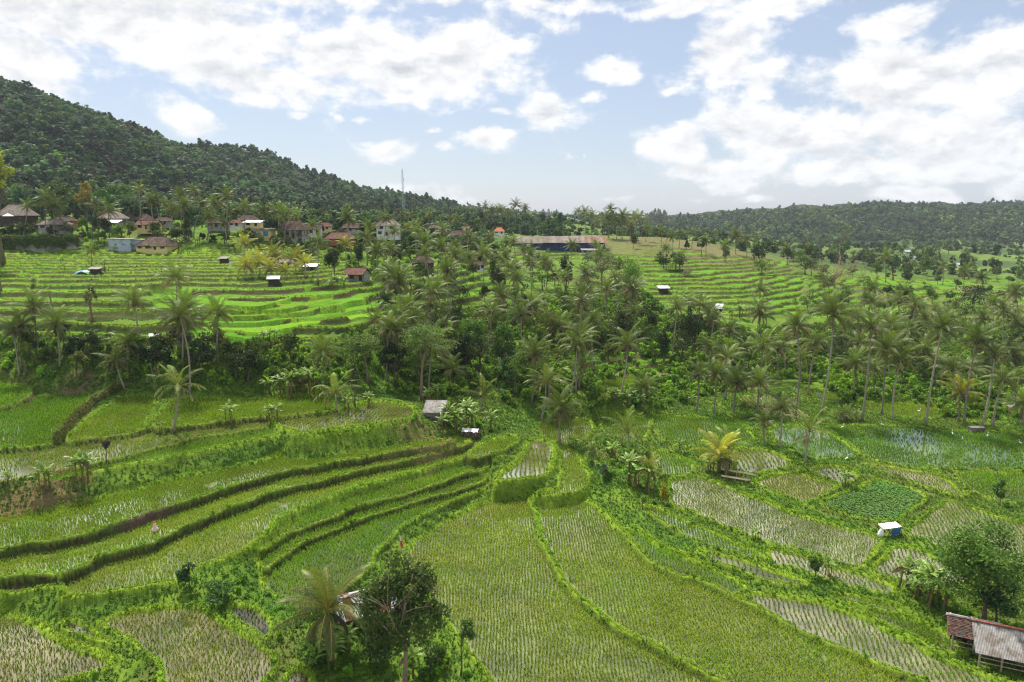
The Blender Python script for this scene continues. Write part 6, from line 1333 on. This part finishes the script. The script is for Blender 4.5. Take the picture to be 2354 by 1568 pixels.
# ---- flag, scarecrow, white figure cloths
p = hit(922, 1262); t = thing('field_flag', 'red and white cloth on a stick on the thick grassy bund', 'flag', p); MB().tube([(0, 0, -.2), (-.25, .1, 1.7)], .03, 5).build('stick', MT['wood_pale'], t)
MB().slab([(-.02, -.02, .35), (.30, -.02, .35), (.08, .1, 1.0), (-.18, .1, 1.0)], .03).build('red_cloth', MT['cloth_red'], t); MB().slab([(-.18, .1, 1.003), (.06, .1, 1.003), (-.12, .14, 1.65), (-.26, .14, 1.65)], .03).build('white_cloth', MT['cloth_white'], t)
p = hit(357, 1224); t = thing('scarecrow', 'pale pink cloth scarecrow standing in the terraced paddy', 'scarecrow', p); MB().tube([(0, 0, -.2), (0, 0, 1.25)], .03, 5).build('stick', MT['wood_pale'], t)
b = MB(); q = np.linspace(0, 1, 6); b.tube(np.stack([0 * q, 0 * q, .25 + q * .95], 1), .42 * (1 - .8 * q) + .04 * np.sin(q * 9), 8); b.build('cloth', MT['cloth_pink'], t, smooth=True)
b = MB(); q = np.linspace(-1, 1, 5); b.tube(np.stack([0 * q, 0 * q, 1.25 + .12 * q], 1), .13 * np.sqrt(np.clip(1 - q * q, .05, 1)), 7); b.build('head', MT['cloth_red'], t, smooth=True)
p = hit(529, 617); t = thing('white_flag', 'white pennant cloth standing on the upper left terrace', 'flag', p); MB().tube([(0, 0, -.2), (0, 0, 2.2)], .04, 5).build('stick', MT['wood_pale'], t); MB().slab([(-.5, 0, .3), (.5, 0, .3), (.12, .05, 2.1), (-.12, .05, 2.1)], .04).build('cloth', MT['cloth_white'], t)
# ---- white egrets in the flooded paddies
EG = [(1935,988,'leftmost near the diagonal bund',.3),(2027,982,'under the tall palm by the far bank',2.2),(2188,1003,'right of the palm reflections',1.2),(2211,1016,'lowest of the right group, pale grey',4),(2268,1008,'below the block of dark stone',.8),(2344,1025,'near the right picture edge',3.3),(2111,951,'behind the palm row in the narrow paddy',5),(1945,1061,'standing on the bund below the big flooded paddy',.5)]
for i, (px, py, lb, rz) in enumerate(EG):
    p = hit(px, py); t = thing('egret', f'white egret {lb}', 'egret', (p[0], p[1], p[2]), rz, 'white egrets in the flooded paddies'); s = 1.25
    b = MB(); q = np.linspace(0, 1, 13); Pp = np.array([(-.34, 0, .36), (-.22, 0, .40), (-.1, 0, .44), (.02, 0, .47), (.12, 0, .50), (.19, 0, .56), (.22, 0, .64), (.18, 0, .72), (.16, 0, .80), (.20, 0, .87), (.26, 0, .90), (.31, 0, .90), (.34, 0, .895)]) * s
    b.tube(Pp, s * np.array([.012, .05, .085, .10, .09, .06, .035, .026, .024, .028, .036, .026, .012]), 8); b.build('body', MT['feather'], t, smooth=True)
    MB().tube([(.335 * s, 0, .895 * s), (.45 * s, 0, .88 * s)], [.012 * s, .003], 5).build('beak', MT['beak'], t)
    for sy in (-1, 1): MB().tube([(-.0, .03 * sy, .42 * s), (-.03, .035 * sy, .2 * s), (0, .035 * sy, 0), (.07, .04 * sy, 0)], .010 * s, 5).build('leg', MT['wood_dark'], t)
p = hit(2243, 992); o = MB().box(-1.2, 1.2, -.5, .5, -.2, .75).box(-1.3, 1.3, -.6, .6, .752, .9).build('stone_block', MT['stone']); o.location = p; tag(o, 'dark stone sluice block at the foot of the right palms', 'stone block')
# rocks along the stream at the right edge and rubble on banks
r = np.random.default_rng(44)
for i, (px, py, s) in enumerate(((2318,915,1.6),(2334,922,1.9),(2347,912,1.5),(2328,938,1.3),(2350,935,1.7),(2310,930,1.1))):
    p = hit(px, py); b = MB(); q = np.linspace(-1, 1, 7); b.tube(np.stack([0 * q, 0 * q, q * .6], 1), np.sqrt(np.clip(1 - q * q, .02, 1)), 9); V = b.V[0]; V *= 1 + r.normal(0, .07, (len(V), 1)); V *= s * np.array([1.2, .9, .8])
    o = b.build('boulder', MT['stone'], smooth=True); o.location = p; tag(o, f'pale stream boulder, {ordinal(i + 1)} in the stone heap at the right edge', 'boulder', 'boulders in the stream at the right edge')
# ------------------------------------------------------------------ hedge rows on field edges
def hedge(name, label, pts, wid, hgt, col, leaf=.13, dens=60, seed=0, cat='hedge'):
    r = np.random.default_rng(seed); W3 = np.array([hit(*p)[:2] for p in pts]); seg = np.hypot(*np.diff(W3, axis=0).T); cu = np.concatenate([[0], np.cumsum(seg)]); n = int(cu[-1] * dens)
    s = r.uniform(0, cu[-1], n); x = np.interp(s, cu, W3[:, 0]); y = np.interp(s, cu, W3[:, 1]); h = hgt * (.55 + .8 * vnoise(s / 1.3, s * 0, seed)); a = r.uniform(0, math.pi, n)
    ox = np.cos(a) * wid * r.uniform(.6, 1.05, n); X = x + ox; Y = y + r.uniform(-.5, .5, n) * wid; Z = ground(X, Y) + np.sin(a) * h * r.uniform(.6, 1.05, n)
    C = np.stack([X, Y, Z], 1); o0 = np.array([W3[0, 0], W3[0, 1], g1(*W3[0])]); Nn = np.stack([np.cos(a), 0 * a - .3, np.sin(a)], 1)
    V, Q_ = leaves(C - o0, Nn, leaf, r); cl = np.array(col)[None] * r.uniform(.55, 1.35, (n, 1)) * (.7 + .6 * vnoise(s / .9, s * 0 + 5, seed + 1))[:, None]
    t = thing(name, label, cat, tuple(o0)); obj('foliage', mesh('foliage', V, Q_, m_leaf, col=np.repeat(cl, 4, 0)), t); return t
hedge('hedge', 'thick brownish hedge row dividing the two upper left paddies', [(128,1018),(150,990),(180,958),(215,930),(250,908),(278,895)], .75, 1.3, (.15, .17, .03), .13, 260, 1)
hedge('hedge', 'short bright green mossy bund strip behind the stripped palm', [(342,990),(346,965),(355,945),(368,932)], .5, .5, (.24, .38, .03), .10, 220, 2)
